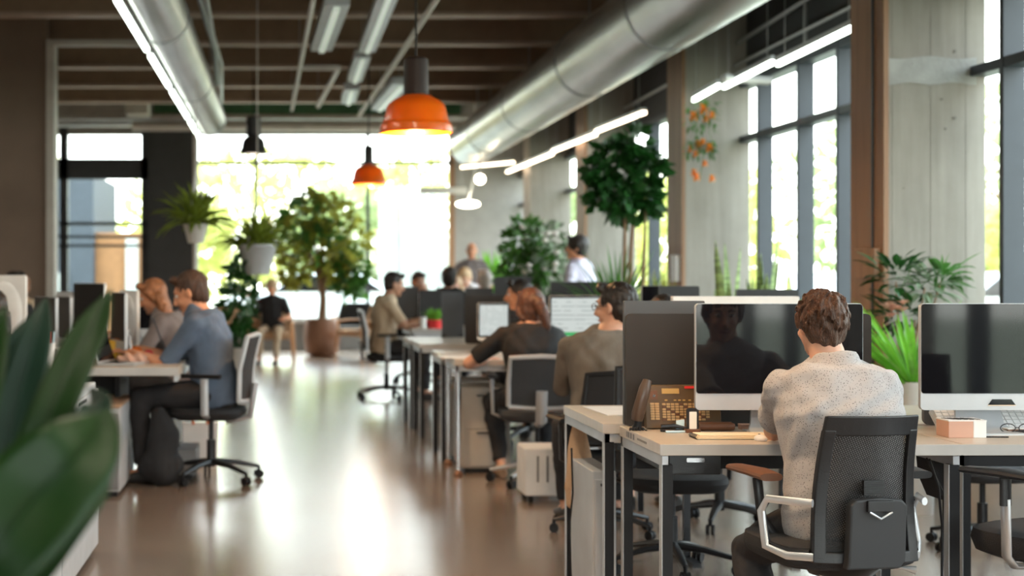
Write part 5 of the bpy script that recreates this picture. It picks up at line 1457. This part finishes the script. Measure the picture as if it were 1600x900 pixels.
# tall slim tree by the third window
Yt = 13.6; ox = X(986, Yt)
t = thing('tall_indoor_tree', 'tall slim tree with dark green leaves by the third window bay', 'tree', (ox, Yt, 0)); pot(t, MT['pot_white'], .24, .55)
for a, b, c in (((-.03, 0, .5), (-.06, 0, 1.3), (-.05, 0, 2.05)), ((.03, .02, .5), (.0, .03, 1.4), (.05, .02, 2.3)), ((.05, -.02, .5), (.10, -.02, 1.2), (.13, 0, 1.9))):
    obj('trunk', G().tube([a, b, c], [.028, .022, .010], 8), MT['bark'], t)
for i, (px, py, r) in enumerate(((960, 255, .20), (992, 232, .20), (950, 300, .17), (985, 290, .24), (1010, 262, .14), (968, 318, .13), (1012, 318, .10), (940, 268, .12))):
    obj('foliage', leaf_cloud((X(px, Yt) - ox, 0, Z(py, Yt)), (r * .85, r * .85, r * .8), 95, .13, 200 + i), MT['leaf_dark'], t, smooth=False)
t = thing('grassy_plant', 'bright grassy plant at the foot of the tall slim tree', 'plant', (X(968, 11.75), 11.75, 0)); pot(t, MT['pot_white'], .2, .95)
obj('foliage', blades(60, .10, .62, .03, .9, .7, 44, z=.92), MT['leaf_mid'], t, smooth=False)
t = thing('grassy_plant', 'yellow green upright plant right of the tall slim tree', 'plant', (X(1032, 11.75), 11.75, 0)); pot(t, MT['pot_white'], .16, .95)
obj('foliage', blades(24, .10, .42, .035, .3, .2, 46, z=.92, up0=.7), MT['leaf_olive'], t, smooth=False)
# bush with white flowers
Yt = 17.4; ox = X(838, Yt)
t = thing('flowering_bush', 'grey green bush with white blooms, left of the person in lilac', 'bush', (ox, Yt, 0)); pot(t, MT['pot_white'], .26, .6)
obj('stem', G().tube([(0, 0, .5), (0, 0, 1.5)], .03, 8), MT['bark'], t)
for i, (px, py, r) in enumerate(((820, 375, .22), (850, 385, .26), (830, 420, .30), (866, 420, .24), (812, 430, .22))):
    obj('foliage', leaf_cloud((X(px, Yt) - ox, 0, Z(py, Yt)), (r, r, r), 260, .10, 300 + i), MT['leaf_grey'] if i % 2 else MT['leaf_mid'], t, smooth=False)
q = random.Random(77)
for i in range(16):
    obj('flower', G().ell((q.uniform(-.22, .28), -.22 + q.uniform(-.05, .05), q.uniform(1.3, 1.85)), (.035, .02, .03), n=8), MT['white_flower'], t)
t = thing('leafy_plant', 'bright green palm like plant right of the far standing person', 'plant', (X(770, 24.3), 24.3, 0)); pot(t, MT['pot_white'], .22, .8)
obj('foliage', blades(60, .1, .95, .10, .6, .5, 55, z=.75), MT['leaf_bright'], t, smooth=False)
# potted tree in the copper pot
Yt = 24.6; ox = X(503, Yt)
t = thing('potted_tree', 'broad leafy tree in a copper brown pot before the far window', 'tree', (ox, Yt, 0))
g = G().lathe([(.20, 0), (.27, .08), (.30, .30), (.285, .50), (.25, .60), (.22, .60), (.21, .54), (.001, .54)], n=32); obj('pot', g, MT['copper'], t)
obj('soil', G().lathe([(.21, .52), (.21, .56), (.001, .57)], n=24), MT['soil'], t)
obj('trunk', G().tube([(0, 0, .5), (.02, 0, .9), (-.01, 0, 1.25)], [.075, .055, .06], 10), MT['bark'], t)
for a, b in (((-.3, 0, 1.75), .02), ((.28, 0, 1.7), .02), ((0, .1, 1.9), .02), ((-.1, -.1, 1.8), .02)):
    obj('branch', G().tube([(0, 0, 1.15), V(a) * .55 + V((0, 0, .62)), a], [.045, .03, b], 8), MT['bark'], t)
for i, (px, py, r) in enumerate(((478, 345, .36), (515, 345, .34), (455, 375, .30), (498, 385, .42), (540, 380, .32), (468, 410, .30), (550, 420, .22), (495, 325, .26), (525, 415, .26), (545, 440, .18), (455, 425, .18))):
    obj('foliage', leaf_cloud((X(px, Yt) - ox, 0, Z(py, Yt)), (r, r * .9, r * 1.05), 130, .17, 400 + i), MT['leaf_olive'] if i % 3 else MT['leaf_mid'], t, smooth=False)
# hanging ferns
def fern(label, px, py, Y, r, potm, potw, vine=False):
    z = Z(py, Y); t = thing('hanging_fern', label, 'hanging plant', (X(px, Y), Y, z), 0, 'hanging ferns')
    ctop = 3.13 if px < 350 else 4.49
    pot(t, MT[potm], potw, potw * 1.5, .6, -potw * 1.5)
    obj('foliage', blades(110, potw * .6, r, .055, 1.1, 1.35, int(px), z=-.03, up0=.2), MT['leaf_fern'], t, smooth=False)
    for a in (0, 2.1, 4.2):
        obj('cord', G().tube([(math.cos(a) * potw * .9, math.sin(a) * potw * .9, 0), (0, 0, .55), (0, 0, ctop - z)], .006, 5), MT['pipe_white'], t)
    if vine:
        obj('vine', leaf_cloud((-.14, 0, -.40), (.09, .09, .42), 170, .10, 9), MT['leaf_dark'], t, smooth=False)
    return t
fern('hanging fern in a white pot in front of the dark far pier', 306, 350, 14.4, .46, 'pot_white', .12)
fern('hanging fern in a wide grey pot with a trailing vine, left of the potted tree', 402, 382, 15.2, .40, 'cab_grey', .20, True)
t = thing('leafy_plant', 'tall dark vine plant below the wide hanging fern', 'plant', (X(374, 17), 17, 0)); pot(t, MT['cab_dark'] if False else MT['pot_white'], .14, .5)
obj('foliage', leaf_cloud((0, 0, .98), (.13, .13, .50), 260, .13, 91), MT['leaf_dark'], t, smooth=False)
# trailing orange flowers from the light end
Yt = 13.6; ox = X(1095, Yt); zt = 2.86
t = thing('hanging_flowers', 'trailing plant with orange flowers hanging from the end of the bright light', 'hanging plant', (ox, Yt, zt))
g = G(); g.tube([(0, 0, 0), (-.04, 0, -.25), (.02, 0, -.5), (-.01, 0, -.72)], .004, 5); g.tube([(.05, 0, 0), (.08, 0, -.3), (.12, 0, -.48)], .003, 5); obj('stem', g, MT['leaf_mid'], t)
q = random.Random(12)
g = G()
for i in range(190):
    z = q.choice((q.uniform(-.28, 0), q.uniform(-.5, -.36)))
    g.blade((q.uniform(-.13, .13), q.uniform(-.06, .06), z), (q.uniform(-1, 1), q.uniform(-.5, .5), q.uniform(-1, .4)), .075, .025, n=3)
obj('foliage', g, MT['leaf_mid'], t, smooth=False)
for px, py, r in ((1098, 171, 13), (1111, 180, 9), (1082, 182, 12), (1101, 186, 9), (1090, 226, 10), (1078, 233, 9), (1107, 231, 11), (1086, 241, 9), (1100, 256, 8), (1083, 270, 9), (1087, 277, 10), (1111, 279, 9), (1097, 222, 8)):
    g = G(); p = V((X(px, Yt) - ox, -.03, Z(py, Yt) - zt)); k = r * Yt / FPX / 1.25
    for a in range(6): g.blade(p, (math.cos(a * 1.047), -.4, math.sin(a * 1.047)), k, k * .9, n=3, tip=.3)
    g.ell(p, (k * .35, k * .35, k * .35), n=8)
    obj('flower', g, MT['orange_flower'], t, smooth=False)
# small red pot plant on the far desk
t = thing('potted_plant', 'small green plant in a red pot on the far desk', 'plant', (X(679, 15.9), 15.9, .75)); pot(t, MT['red'], .085, .09)
obj('foliage', blades(50, .05, .17, .03, .8, .4, 61, z=.06), MT['leaf_bright'], t, smooth=False)
tag(obj('cup', G().lathe([(.03, 0), (.036, .12), (.033, .12), (.028, .01), (.001, .01)], n=20), MT['white'], loc=(X(661, 15.8), 15.8, .75)), 'white cup beside the small red pot on the far desk', 'cup')

# ================================================================== THINGS ON THE FRONT DESK
zD = .75
t = thing('desk_phone', 'brown black desk telephone with many tan keys and a big handset', 'telephone', (X(1050, 5.47), 5.49, zD))
ox = X(1050, 5.47); kk = 5.47 / FPX
def dx(px): return X(px, 5.47) - ox
def dz(py): return Z(py, 5.47) - zD
sl = .22
def slab(x0, x1, z0, z1, f, b):   # on the sloping face
    return [V((x, sl * z + y, z)) for x, z, y in ((x0, z0, f), (x1, z0, f), (x1, z1, f), (x0, z1, f), (x0, z0, b), (x1, z0, b), (x1, z1, b), (x0, z1, b))]
BF = [(0, 1, 2, 3), (7, 6, 5, 4), (0, 4, 5, 1), (1, 5, 6, 2), (2, 6, 7, 3), (3, 7, 4, 0)]
obj('body', G().add(slab(dx(1010), dx(1128), .004, dz(603), -.02, .012), BF), MT['phone_body'], t, bev=.003)
obj('prop_stand', G().add([V(p) for p in ((dx(1020), .02, .0), (dx(1110), .02, .0), (dx(1110), .065, .0), (dx(1020), .065, .0), (dx(1020), .03, .09), (dx(1110), .03, .09), (dx(1110), .04, .09), (dx(1020), .04, .09))], [(3, 2, 1, 0), (4, 5, 6, 7), (0, 1, 5, 4), (1, 2, 6, 5), (2, 3, 7, 6), (3, 0, 4, 7)]), MT['black'], t)
for r in range(7):
    for c in range(2):
        x0 = dx(1017.5 + c * 7.5); z0 = dz(656 - r * 3.8); obj('key', G().add(slab(x0, x0 + 6.3 * kk, z0 - .0, z0 + 3.0 * kk, -.0245, -.019), BF), MT['phone_keys'], t)
for r in range(7):
    for c in range(11):
        x0 = dx(1036.5 + c * 6.8); z0 = dz(657 - r * 3.9)
        if x0 > dx(1110): continue
        obj('key', G().add(slab(x0, x0 + 5.2 * kk, z0, z0 + 2.8 * kk, -.0245, -.019), BF), MT['phone_keys'] if (c + r) % 5 else MT['brown_leather'], t)
obj('display', G().add(slab(dx(1037), dx(1064), dz(616), dz(608), -.023, -.019), BF), MT['phone_lcd'], t)
obj('label_strip', G().add(slab(dx(1073), dx(1090), dz(608), dz(604.5), -.023, -.019), BF), MT['red'], t)
obj('speaker_grille', G().add(slab(dx(1018), dx(1030), dz(625), dz(611), -.023, -.019), BF), MT['brown_leather'], t)
obj('round_button', G().tube([V((dx(1024), sl * dz(619) - .027, dz(619))), V((dx(1024), sl * dz(619) - .018, dz(619)))], .0045, 14), MT['chrome'], t)
for px in (1041, 1055, 1062, 1069, 1078): obj('indicator', G().add(slab(dx(px), dx(px + 4), dz(627), dz(625), -.023, -.019), BF), MT['phone_lcd'], t)
h = G(); h.tube([V((dx(992), -.05, dz(655))), V((dx(993.5), -.055, dz(645))), V((dx(998), -.062, dz(625))), V((dx(1004), -.058, dz(605))), V((dx(1008), -.052, dz(593)))], [(.020, .016), (.024, .018), (.022, .016), (.021, .017), (.015, .014)], 16, side=V((1, 0, 0)), ball=False)
hs = obj('handset', h, MT['handset'], t)
obj('handset_rest', G().tube([(dx(992), -.04, 0), (dx(994), -.045, .02), (dx(995), -.048, dz(652))], [(.022, .02), (.014, .012), (.012, .01)], 12), MT['black'], t)
obj('coiled_cord', G().tube([(dx(978) + .02 * math.cos(a * .9) * .2 + a * .0016, -.075 + .006 * math.sin(a), .008 + .005 * math.cos(a)) for a in [k * .6 for k in range(60)]], .0022, 5), MT['black'], t)
def at_d(px, py):   # a point on the desk top from where it is seen
    Y = .55 * FPX / (py - 430); Y = min(Y, 5.36) if px < 1110 else Y; return X(px, Y), Y
x, y = at_d(1082, 671)
t = thing('smartphone', 'small black phone with a pale screen standing upright in a cradle', 'phone', (x, y, zD), R(4))
obj('casing', G().rrect(-.021, .021, .0, .086, -.005, .005, .008), MT['black_plastic'], t); obj('screen', G().rrect(-.013, .013, .014, .074, -.0062, -.0048, .003), MT['card_blue'] if False else MT['screen_pale'] if 'screen_pale' in MT else MT['paper'], t)
obj('cradle', G().b2(-.026, .026, -.012, .03, 0, .014), MT['brown_leather'], t, bev=.003)
x, y = at_d(1066, 668)
t = thing('card', 'pale blue folded card leaning by the small black phone', 'card', (x, y + .02, zD), R(-8))
obj('front_sheet', G().add([V(p) for p in ((-.014, 0, 0), (.012, 0, 0), (.014, .014, .044), (-.014, .014, .040), (-.014, .0015, 0), (.012, .0015, 0), (.014, .0155, .044), (-.014, .0155, .040))], BF), MT['card_blue'], t, smooth=False)
obj('back_sheet', G().add([V(p) for p in ((-.014, .03, 0), (.012, .03, 0), (.014, .014, .044), (-.014, .014, .040), (-.014, .0315, 0), (.012, .0315, 0), (.014, .0165, .044), (-.014, .0165, .040))], BF), MT['card_blue'], t, smooth=False)
x, y = at_d(1056, 672)
t = thing('stapler', 'flat black stapler on the desk before the telephone', 'stapler', (x, y + .03, zD), R(-10))
obj('base', G().tube([(-.045, 0, .006), (.045, 0, .006)], [(.014, .005)] * 2, 10, side=V((0, 1, 0)), ex=4), MT['black'], t); obj('arm', G().tube([(-.043, 0, .018), (0, 0, .022), (.045, 0, .014)], [(.011, .007), (.012, .008), (.009, .004)], 10, side=V((0, 1, 0)), ex=3), MT['dark_metal'], t)
x, y = at_d(1062, 674)
t = thing('pen', 'blue grey pen lying in front of the stapler', 'pen', (x, y, zD + .004), R(6)); obj('barrel', G().tube([(-.05, 0, 0), (.04, 0, 0), (.052, 0, 0)], [.004, .004, .001], 8), MT['card_blue'], t); obj('clip', G().b2(-.05, -.02, -.001, .001, .004, .0055), MT['chrome'], t)
x, y = at_d(1122, 674)
t = thing('pencil_case', 'brown leather pencil case under the black screen', 'pencil case', (x, y + .03, zD)); obj('pouch', G().tube([(-.062, 0, .014), (-.05, 0, .015), (.05, 0, .015), (.062, 0, .014)], [(.022, .012), (.026, .015), (.026, .015), (.022, .012)], 14, side=V((0, 1, 0)), ex=3), MT['brown_leather'], t)
obj('zip', G().b2(-.056, .056, -.002, .002, .0285, .0305), MT['copper'], t)
x, y = at_d(1176, 672)
t = thing('eraser_box', 'flat pale pink box right of the pencil case', 'box', (x, y + .03, zD)); obj('tray', G().b2(-.038, .038, -.02, .02, 0, .014), MT['pink_card'], t, bev=.002); obj('lid', G().b2(-.039, .039, -.021, .021, .014, .019), MT['pink_card'], t, bev=.002)
# notebook stack
xa, ya = at_d(1090, 687); xb, _ = at_d(1240, 687)
t = thing('notebook', 'cream notebook with dark spiral edge on the front desk edge', 'notebook', ((xa + xb) / 2, ya + .035, zD))
hw = (xb - xa) / 2
for i in range(3): obj('page_block', G().b2(-hw + .004 * i, hw, -.035 + .002 * i, .06, .001 + .005 * i, .0055 + .005 * i), MT['cream'], t, bev=.001)
obj('cover', G().b2(-hw - .003, hw + .003, -.038, .062, 0, .0012), MT['black'], t)
for k in range(9): obj('ring', G().tube([(-hw - .002, -.03 + k * .010, .002), (-hw - .007, -.03 + k * .010, .008), (-hw, -.03 + k * .010, .016)], .0012, 5), MT['dark_metal'], t)
x, y = at_d(1192, 690)
t = thing('computer_mouse', 'white computer mouse beside the elbow of the seated man', 'mouse', (x + .002, y + .03, zD), 0)
obj('shell', G().ell((0, 0, .006), (.020, .035, .014), n=16), MT['white'], t); obj('wheel', G().tube([(-.003, .015, .019), (.003, .015, .019)], .003, 8), MT['cab_dark'], t)
x, y = at_d(1121, 662)
t = thing('metal_cup', 'small copper gold cup behind the pencil case', 'cup', (x, y, zD)); obj('cup_body', G().lathe([(.019, 0), (.020, .052), (.0185, .052), (.017, .004), (.001, .004)], n=24), MT['copper'], t); obj('rim', G().tube([V((.0196 * math.cos(a), .0196 * math.sin(a), .052)) for a in [2 * PI * k / 24 for k in range(25)]], .0012, 5), MT['chrome'], t)
x, y = at_d(1143, 663)
t = thing('pen_basket', 'dark wire basket with pens under the black screen', 'pen holder', (x, y, zD)); g = G()
for k in range(10): a = 2 * PI * k / 10; g.tube([(.026 * math.cos(a), .02 * math.sin(a), 0), (.028 * math.cos(a), .022 * math.sin(a), .05)], .0012, 5)
for z in (.002, .025, .05): g.tube([V((.027 * math.cos(a), .021 * math.sin(a), z)) for a in [2 * PI * k / 20 for k in range(21)]], .0013, 5)
obj('wire_frame', g, MT['dark_metal'], t)
x, y = at_d(1143, 663)
for i, (m, a) in enumerate((('alu', -.006), ('black', .006), ('card_blue', .014))):
    p = thing('pen', ['silver pen standing in the wire basket', 'black pen standing in the wire basket', 'pale blue pen standing in the wire basket'][i], 'pen', (x + a, y, zD + .003)); obj('barrel', G().tube([(0, 0, 0), (a * .8, .004, .066)], .0034, 7), MT[m], p); obj('cap', G().tube([(a * .8, .004, .064), (a, .005, .078)], .0042, 7), MT['dark_metal'], p)
x, y = at_d(1163, 664)
t = thing('air_plant', 'little green plant with a striped leaf under the black screen', 'plant', (x, y, zD)); obj('pot', G().lathe([(.016, 0), (.020, .022), (.018, .022), (.001, .018)], n=20), MT['green_glass'], t)
obj('foliage', blades(22, .01, .055, .012, 1.0, .8, 88, z=.018), MT['leaf_grey'], t, smooth=False)
# right front desk: card box, keyboard, glasses and pens
xa, ya = at_d(1431, 672); xb, _ = at_d(1489, 672)
t = thing('card_box', 'white and pink card box with a dark slot on top, beside the chair back', 'box', ((xa + xb) / 2, 5.24, zD), R(0))
hw = .064
g = G(); g.mi = 0; g.b2(-hw, .020, -.05, .05, 0, .058); g.mi = 1; g.b2(.020, hw, -.05, .05, 0, .058)
obj('carton', g, [MT['pink_card'], MT['white']], t, bev=.002)
obj('lid', G().b2(-hw - .001, hw + .001, -.051, .051, .056, .060), MT['white'], t)
g = G()
for k in range(13): g.box((-.045 + k * .0072, 0, .0605), (.0034, .07 - .02 * (k % 3 == 0), .0012), Matrix.Rotation(.5, 3, 'Z'))
obj('stripe_print', g, MT['black'], t)
t = thing('keyboard', 'white keyboard under the right front screen', 'keyboard', (X(1560, 5.42), 5.46, zD + .034))
t.rotation_euler[0] = R(36)
obj('base', G().rrect(-.21, .21, -.055, .055, -.0, .008, .006), MT['alu'], t).rotation_euler = (R(-90), 0, 0)
kb = [o for o in kids(t)][0]; kb.location = (0, 0, 0)
for r in range(5):
    for c in range(17):
        obj('key', G().b2(-.2 + c * .0238, -.2 + c * .0238 + .0205, -.048 + r * .0195, -.048 + r * .0195 + .0165, .009, .0125), MT['white'], t)
xg, yg = at_d(1585, 676)
t = thing('reading_glasses', 'folded glasses with thin dark temples at the right picture edge', 'glasses', (xg, yg - .0, zD), R(0))
g = G()
for s in (-1, 1): g.tube([(s * .032 + .026 * math.cos(a), -.02, .018 + .015 * math.sin(a)) for a in [2 * PI * k / 18 for k in range(19)]], .0016, 6)
g.tube([(-.008, -.02, .02), (.008, -.02, .02)], .0016, 6); obj('rim', g, MT['black'], t)
for y0 in (0.0, .012): obj('temple', G().tube([(.05, -.02 + y0, .012), (-.03, -.03 + y0, .004), (-.10, -.035 + y0, .003)], .0018, 6), MT['black'], t)
t = thing('notebook', 'white booklet with reddish brown page edges, right picture edge', 'notebook', (xg + .035, yg + .03, zD), R(6))
obj('page_block', G().b2(-.07, .10, -.04, .06, .002, .013), MT['copper'], t, bev=.002); obj('cover', G().b2(-.073, .103, -.042, .062, .013, .017), MT['white'], t, bev=.001)
x, y = at_d(1540, 684)
t = thing('pen', 'thin dark pen lying near the front edge of the right desk', 'pen', (x, y, zD + .003), R(-4)); obj('barrel', G().tube([(-.045, 0, 0), (.075, 0, 0)], .0024, 6), MT['black'], t); obj('tip', G().tube([(-.045, 0, 0), (-.055, 0, 0)], [.0024, .0005], 6), MT['copper'], t)
# under the front desks
def cable(label, pts, r=.0045, m='black', foot=None):
    t = thing('cable', label, 'cable', pts[0], 0, 'cables under the desks'); o = V(pts[0])
    obj('cord', G().tube([V(p) - o for p in pts], r, 6), MT[m], t)
    obj('plug', G().tube([V(pts[-1]) - o + V((0, 0, .03)), V(pts[-1]) - o], [.006, .012], 8), MT['black'], t)
cable('thin black cable dropping beside the leg of the right front desk', [at(1452, 718, 5.1), at(1466, 760, 5.15), at(1472, 820, 5.2), (X(1471, 5.2), 5.2, 0.0)])
cable('second thin black cable dropping beside the same desk leg', [at(1448, 716, 5.1), at(1474, 770, 5.2), at(1474, 830, 5.25), (X(1474, 5.25), 5.27, 0.0)], .003)
cable('black cable hanging below the left end of the second desk', [at(893, 700, 6.3), at(895, 770, 6.3), at(890, 820, 6.3), (X(893, 6.3), 6.3, 0)], .004)
t = thing('mesh_basket', 'black mesh cable basket under the joint of the front desks', 'basket', (X(1470, 5.25), 5.25, .60)); obj('basket', G().prism([(-.03, .10), (.035, .10), (.035, -.05), (.01, -.07), (-.02, -.0)], (0, 0, 0), (1, 0, 0), (0, 0, 1), (0, .14, 0)), MT['dark_fabric'], t, smooth=False)
obj('hook', G().b2(-.03, .035, .0, .14, .10, .112), MT['dark_metal'], t)
t = thing('cloth_bag', 'tan cloth bag hanging below the second desk', 'bag', (X(903, 6.42), 6.42, .40), 0)
bagm = fuse(G().limb([(V((0, 0, .26)), .03), (V((0.01, 0, .12)), .055), (V((-.01, 0, .02)), .05), (V((-.02, 0, -.05)), .03)], 12), .008, 2, disp=lambda co: .004 * np.sin(50 * co[:, 0] + 20 * co[:, 2])); obj('bag_body', bagm, MT['tan_fabric'], t); obj('strap', G().tube([(0, 0, .24), (0, 0, .34)], .008, 6), MT['tan_fabric'], t)
# left side: bags on the floor
t = thing('black_bag', 'black soft bag on the floor under the left desk end', 'bag', (X(252, 9.55), 9.5, 0), 0)
bagm = fuse(G().limb([(V((0, 0, .10)), .10), (V((0.02, 0, .30)), .095), (V((-.02, 0, .44)), .05)], 14).ell((0, 0, .12), (.15, .10, .12)), .012, 2, disp=lambda co: .008 * np.sin(30 * co[:, 0] + 14 * co[:, 2])); obj('bag_body', bagm, MT['dark_fabric'], t); obj('strap', G().tube([(-.04, 0, .44), (-.02, 0, .52), (.02, 0, .44)], .008, 6), MT['black'], t)
t = thing('paper_bag', 'white paper bag with orange handles under the chair of the blue shirt man', 'bag', (X(312, 10.4), 10.45, 0), R(6))
obj('bag_body', G().add([V(p) for p in ((-.11, -.07, 0), (.11, -.07, 0), (.12, -.05, .30), (-.12, -.05, .30), (-.11, .07, 0), (.11, .07, 0), (.12, .05, .30), (-.12, .05, .30))], BF), MT['white'], t, smooth=False)
for y0 in (-.05, .05): obj('handle', G().tube([(-.05, y0, .29), (-.045, y0, .38), (0, y0, .41), (.045, y0, .38), (.05, y0, .29)], .007, 6), MT['orange'], t)
# left desk clutter
def mug(label, px, m, Y=9.35, r=.035, h=.10, name='mug', cat='cup'):
    t = thing(name, label, cat, (X(px, Y), Y, .75)); obj('cup_body', G().lathe([(r * .85, 0), (r, h), (r * .92, h), (r * .8, .006), (.001, .006)], n=24), MT[m], t)
    obj('handle', G().tube([(r * .9, 0, h * .8), (r * 1.7, 0, h * .7), (r * 1.7, 0, h * .35), (r * .9, 0, h * .25)], .005, 6), MT[m], t); return t
mug('yellow mug on the left desk by the silver laptop', 176, 'yellow', 9.9, .045, .13)
mug('white pen cup on the left desk behind the big leaves', 76, 'white', 9.3, .042, .14)
for i, (m, dx_) in enumerate((('red', -.016), ('red', .004), ('card_blue', .020))):
    p = thing('pen', ['red pen, left one in the white pen cup', 'red pen, middle one in the white pen cup', 'pale pen, right one in the white pen cup'][i], 'pen', (X(76, 9.3) + dx_, 9.3, .757)); obj('barrel', G().tube([(0, 0, 0), (dx_ * .6, 0, .20)], .007, 7), MT[m], p)
mug('grey pink tumbler right of the yellow mug', 192, 'pink_card', 10.0, .035, .17)
mug('white small cup in front of the pale screen back', 204, 'white', 9.9, .045, .10)
t = thing('orange_fruit', 'orange round thing on the left desk near the small white cup', 'fruit', (X(211, 9.8), 9.8, .75)); obj('fruit', G().ell((0, 0, .05), (.055, .055, .05), n=16), MT['orange'], t); obj('stalk', G().tube([(0, 0, .095), (0, 0, .108)], .005, 6), MT['leaf_mid'], t)
t = thing('orange_fruit', 'orange round thing farther left, beside the yellow mug', 'fruit', (X(163, 10.0), 10.0, .75)); obj('fruit', G().ell((0, 0, .10), (.04, .04, .04), n=16), MT['orange'], t); obj('stand', G().lathe([(.03, 0), (.012, .02), (.012, .07)], n=12), MT['pink_card'], t)
t = thing('crumpled_tissue', 'pale crumpled tissue heap on the left desk', 'tissue', (X(205, 9.55), 9.55, .75)); obj('tissue', fuse(G().ell((0, 0, .03), (.09, .05, .035), n=12).ell((.06, 0, .03), (.05, .05, .04), n=12), .010, 1, disp=lambda co: .008 * np.sin(90 * co[:, 0] + 60 * co[:, 2])), MT['pink_card'], t)
t = thing('red_tape', 'small red thing on the left desk near the hands of the blue shirt man', 'tape', (X(232, 9.9), 9.9, .75)); obj('reel', G().tube([(0, -.012, .035), (0, .012, .035)], .035, 18), MT['red'], t); obj('core', G().tube([(0, -.014, .035), (0, .014, .035)], .018, 14), MT['white'], t)
# loose papers on the middle desk
for i, (px, Y, rz_, lab) in enumerate(((730, 10.15, .3, 'white paper sheet on the desk left of the woman in black'), (745, 10.35, -.2, 'second white paper sheet, under the lit document screen'), (712, 10.25, .1, 'paper sheet at the left corner of the desk with the chrome leg'))):
    o = obj('paper_sheet', G().b2(-.105, .105, -.148, .148, 0, .0012 + .001 * i), MT['white'], loc=(X(px, Y), Y, .7505 + .0015 * i), rz=rz_, smooth=False); tag(o, lab, 'paper', 'papers on the middle desk')
xa = X(905, 6.05)
o = obj('paper_sheet', G().b2(-.10, .10, -.20, .20, 0, .004), MT['white'], loc=(1.36, 6.2, .7505), rz=.05, smooth=False); tag(o, 'white paper stack on the sticking out end of the second desk', 'paper')
tag(obj('red_booklet', G().b2(-.05, .03, -.02, .02, 0, .012), MT['brown_leather'], loc=(1.40, 5.84, .7505), bev=.001), 'dark red booklet at the near corner of the second desk', 'booklet')
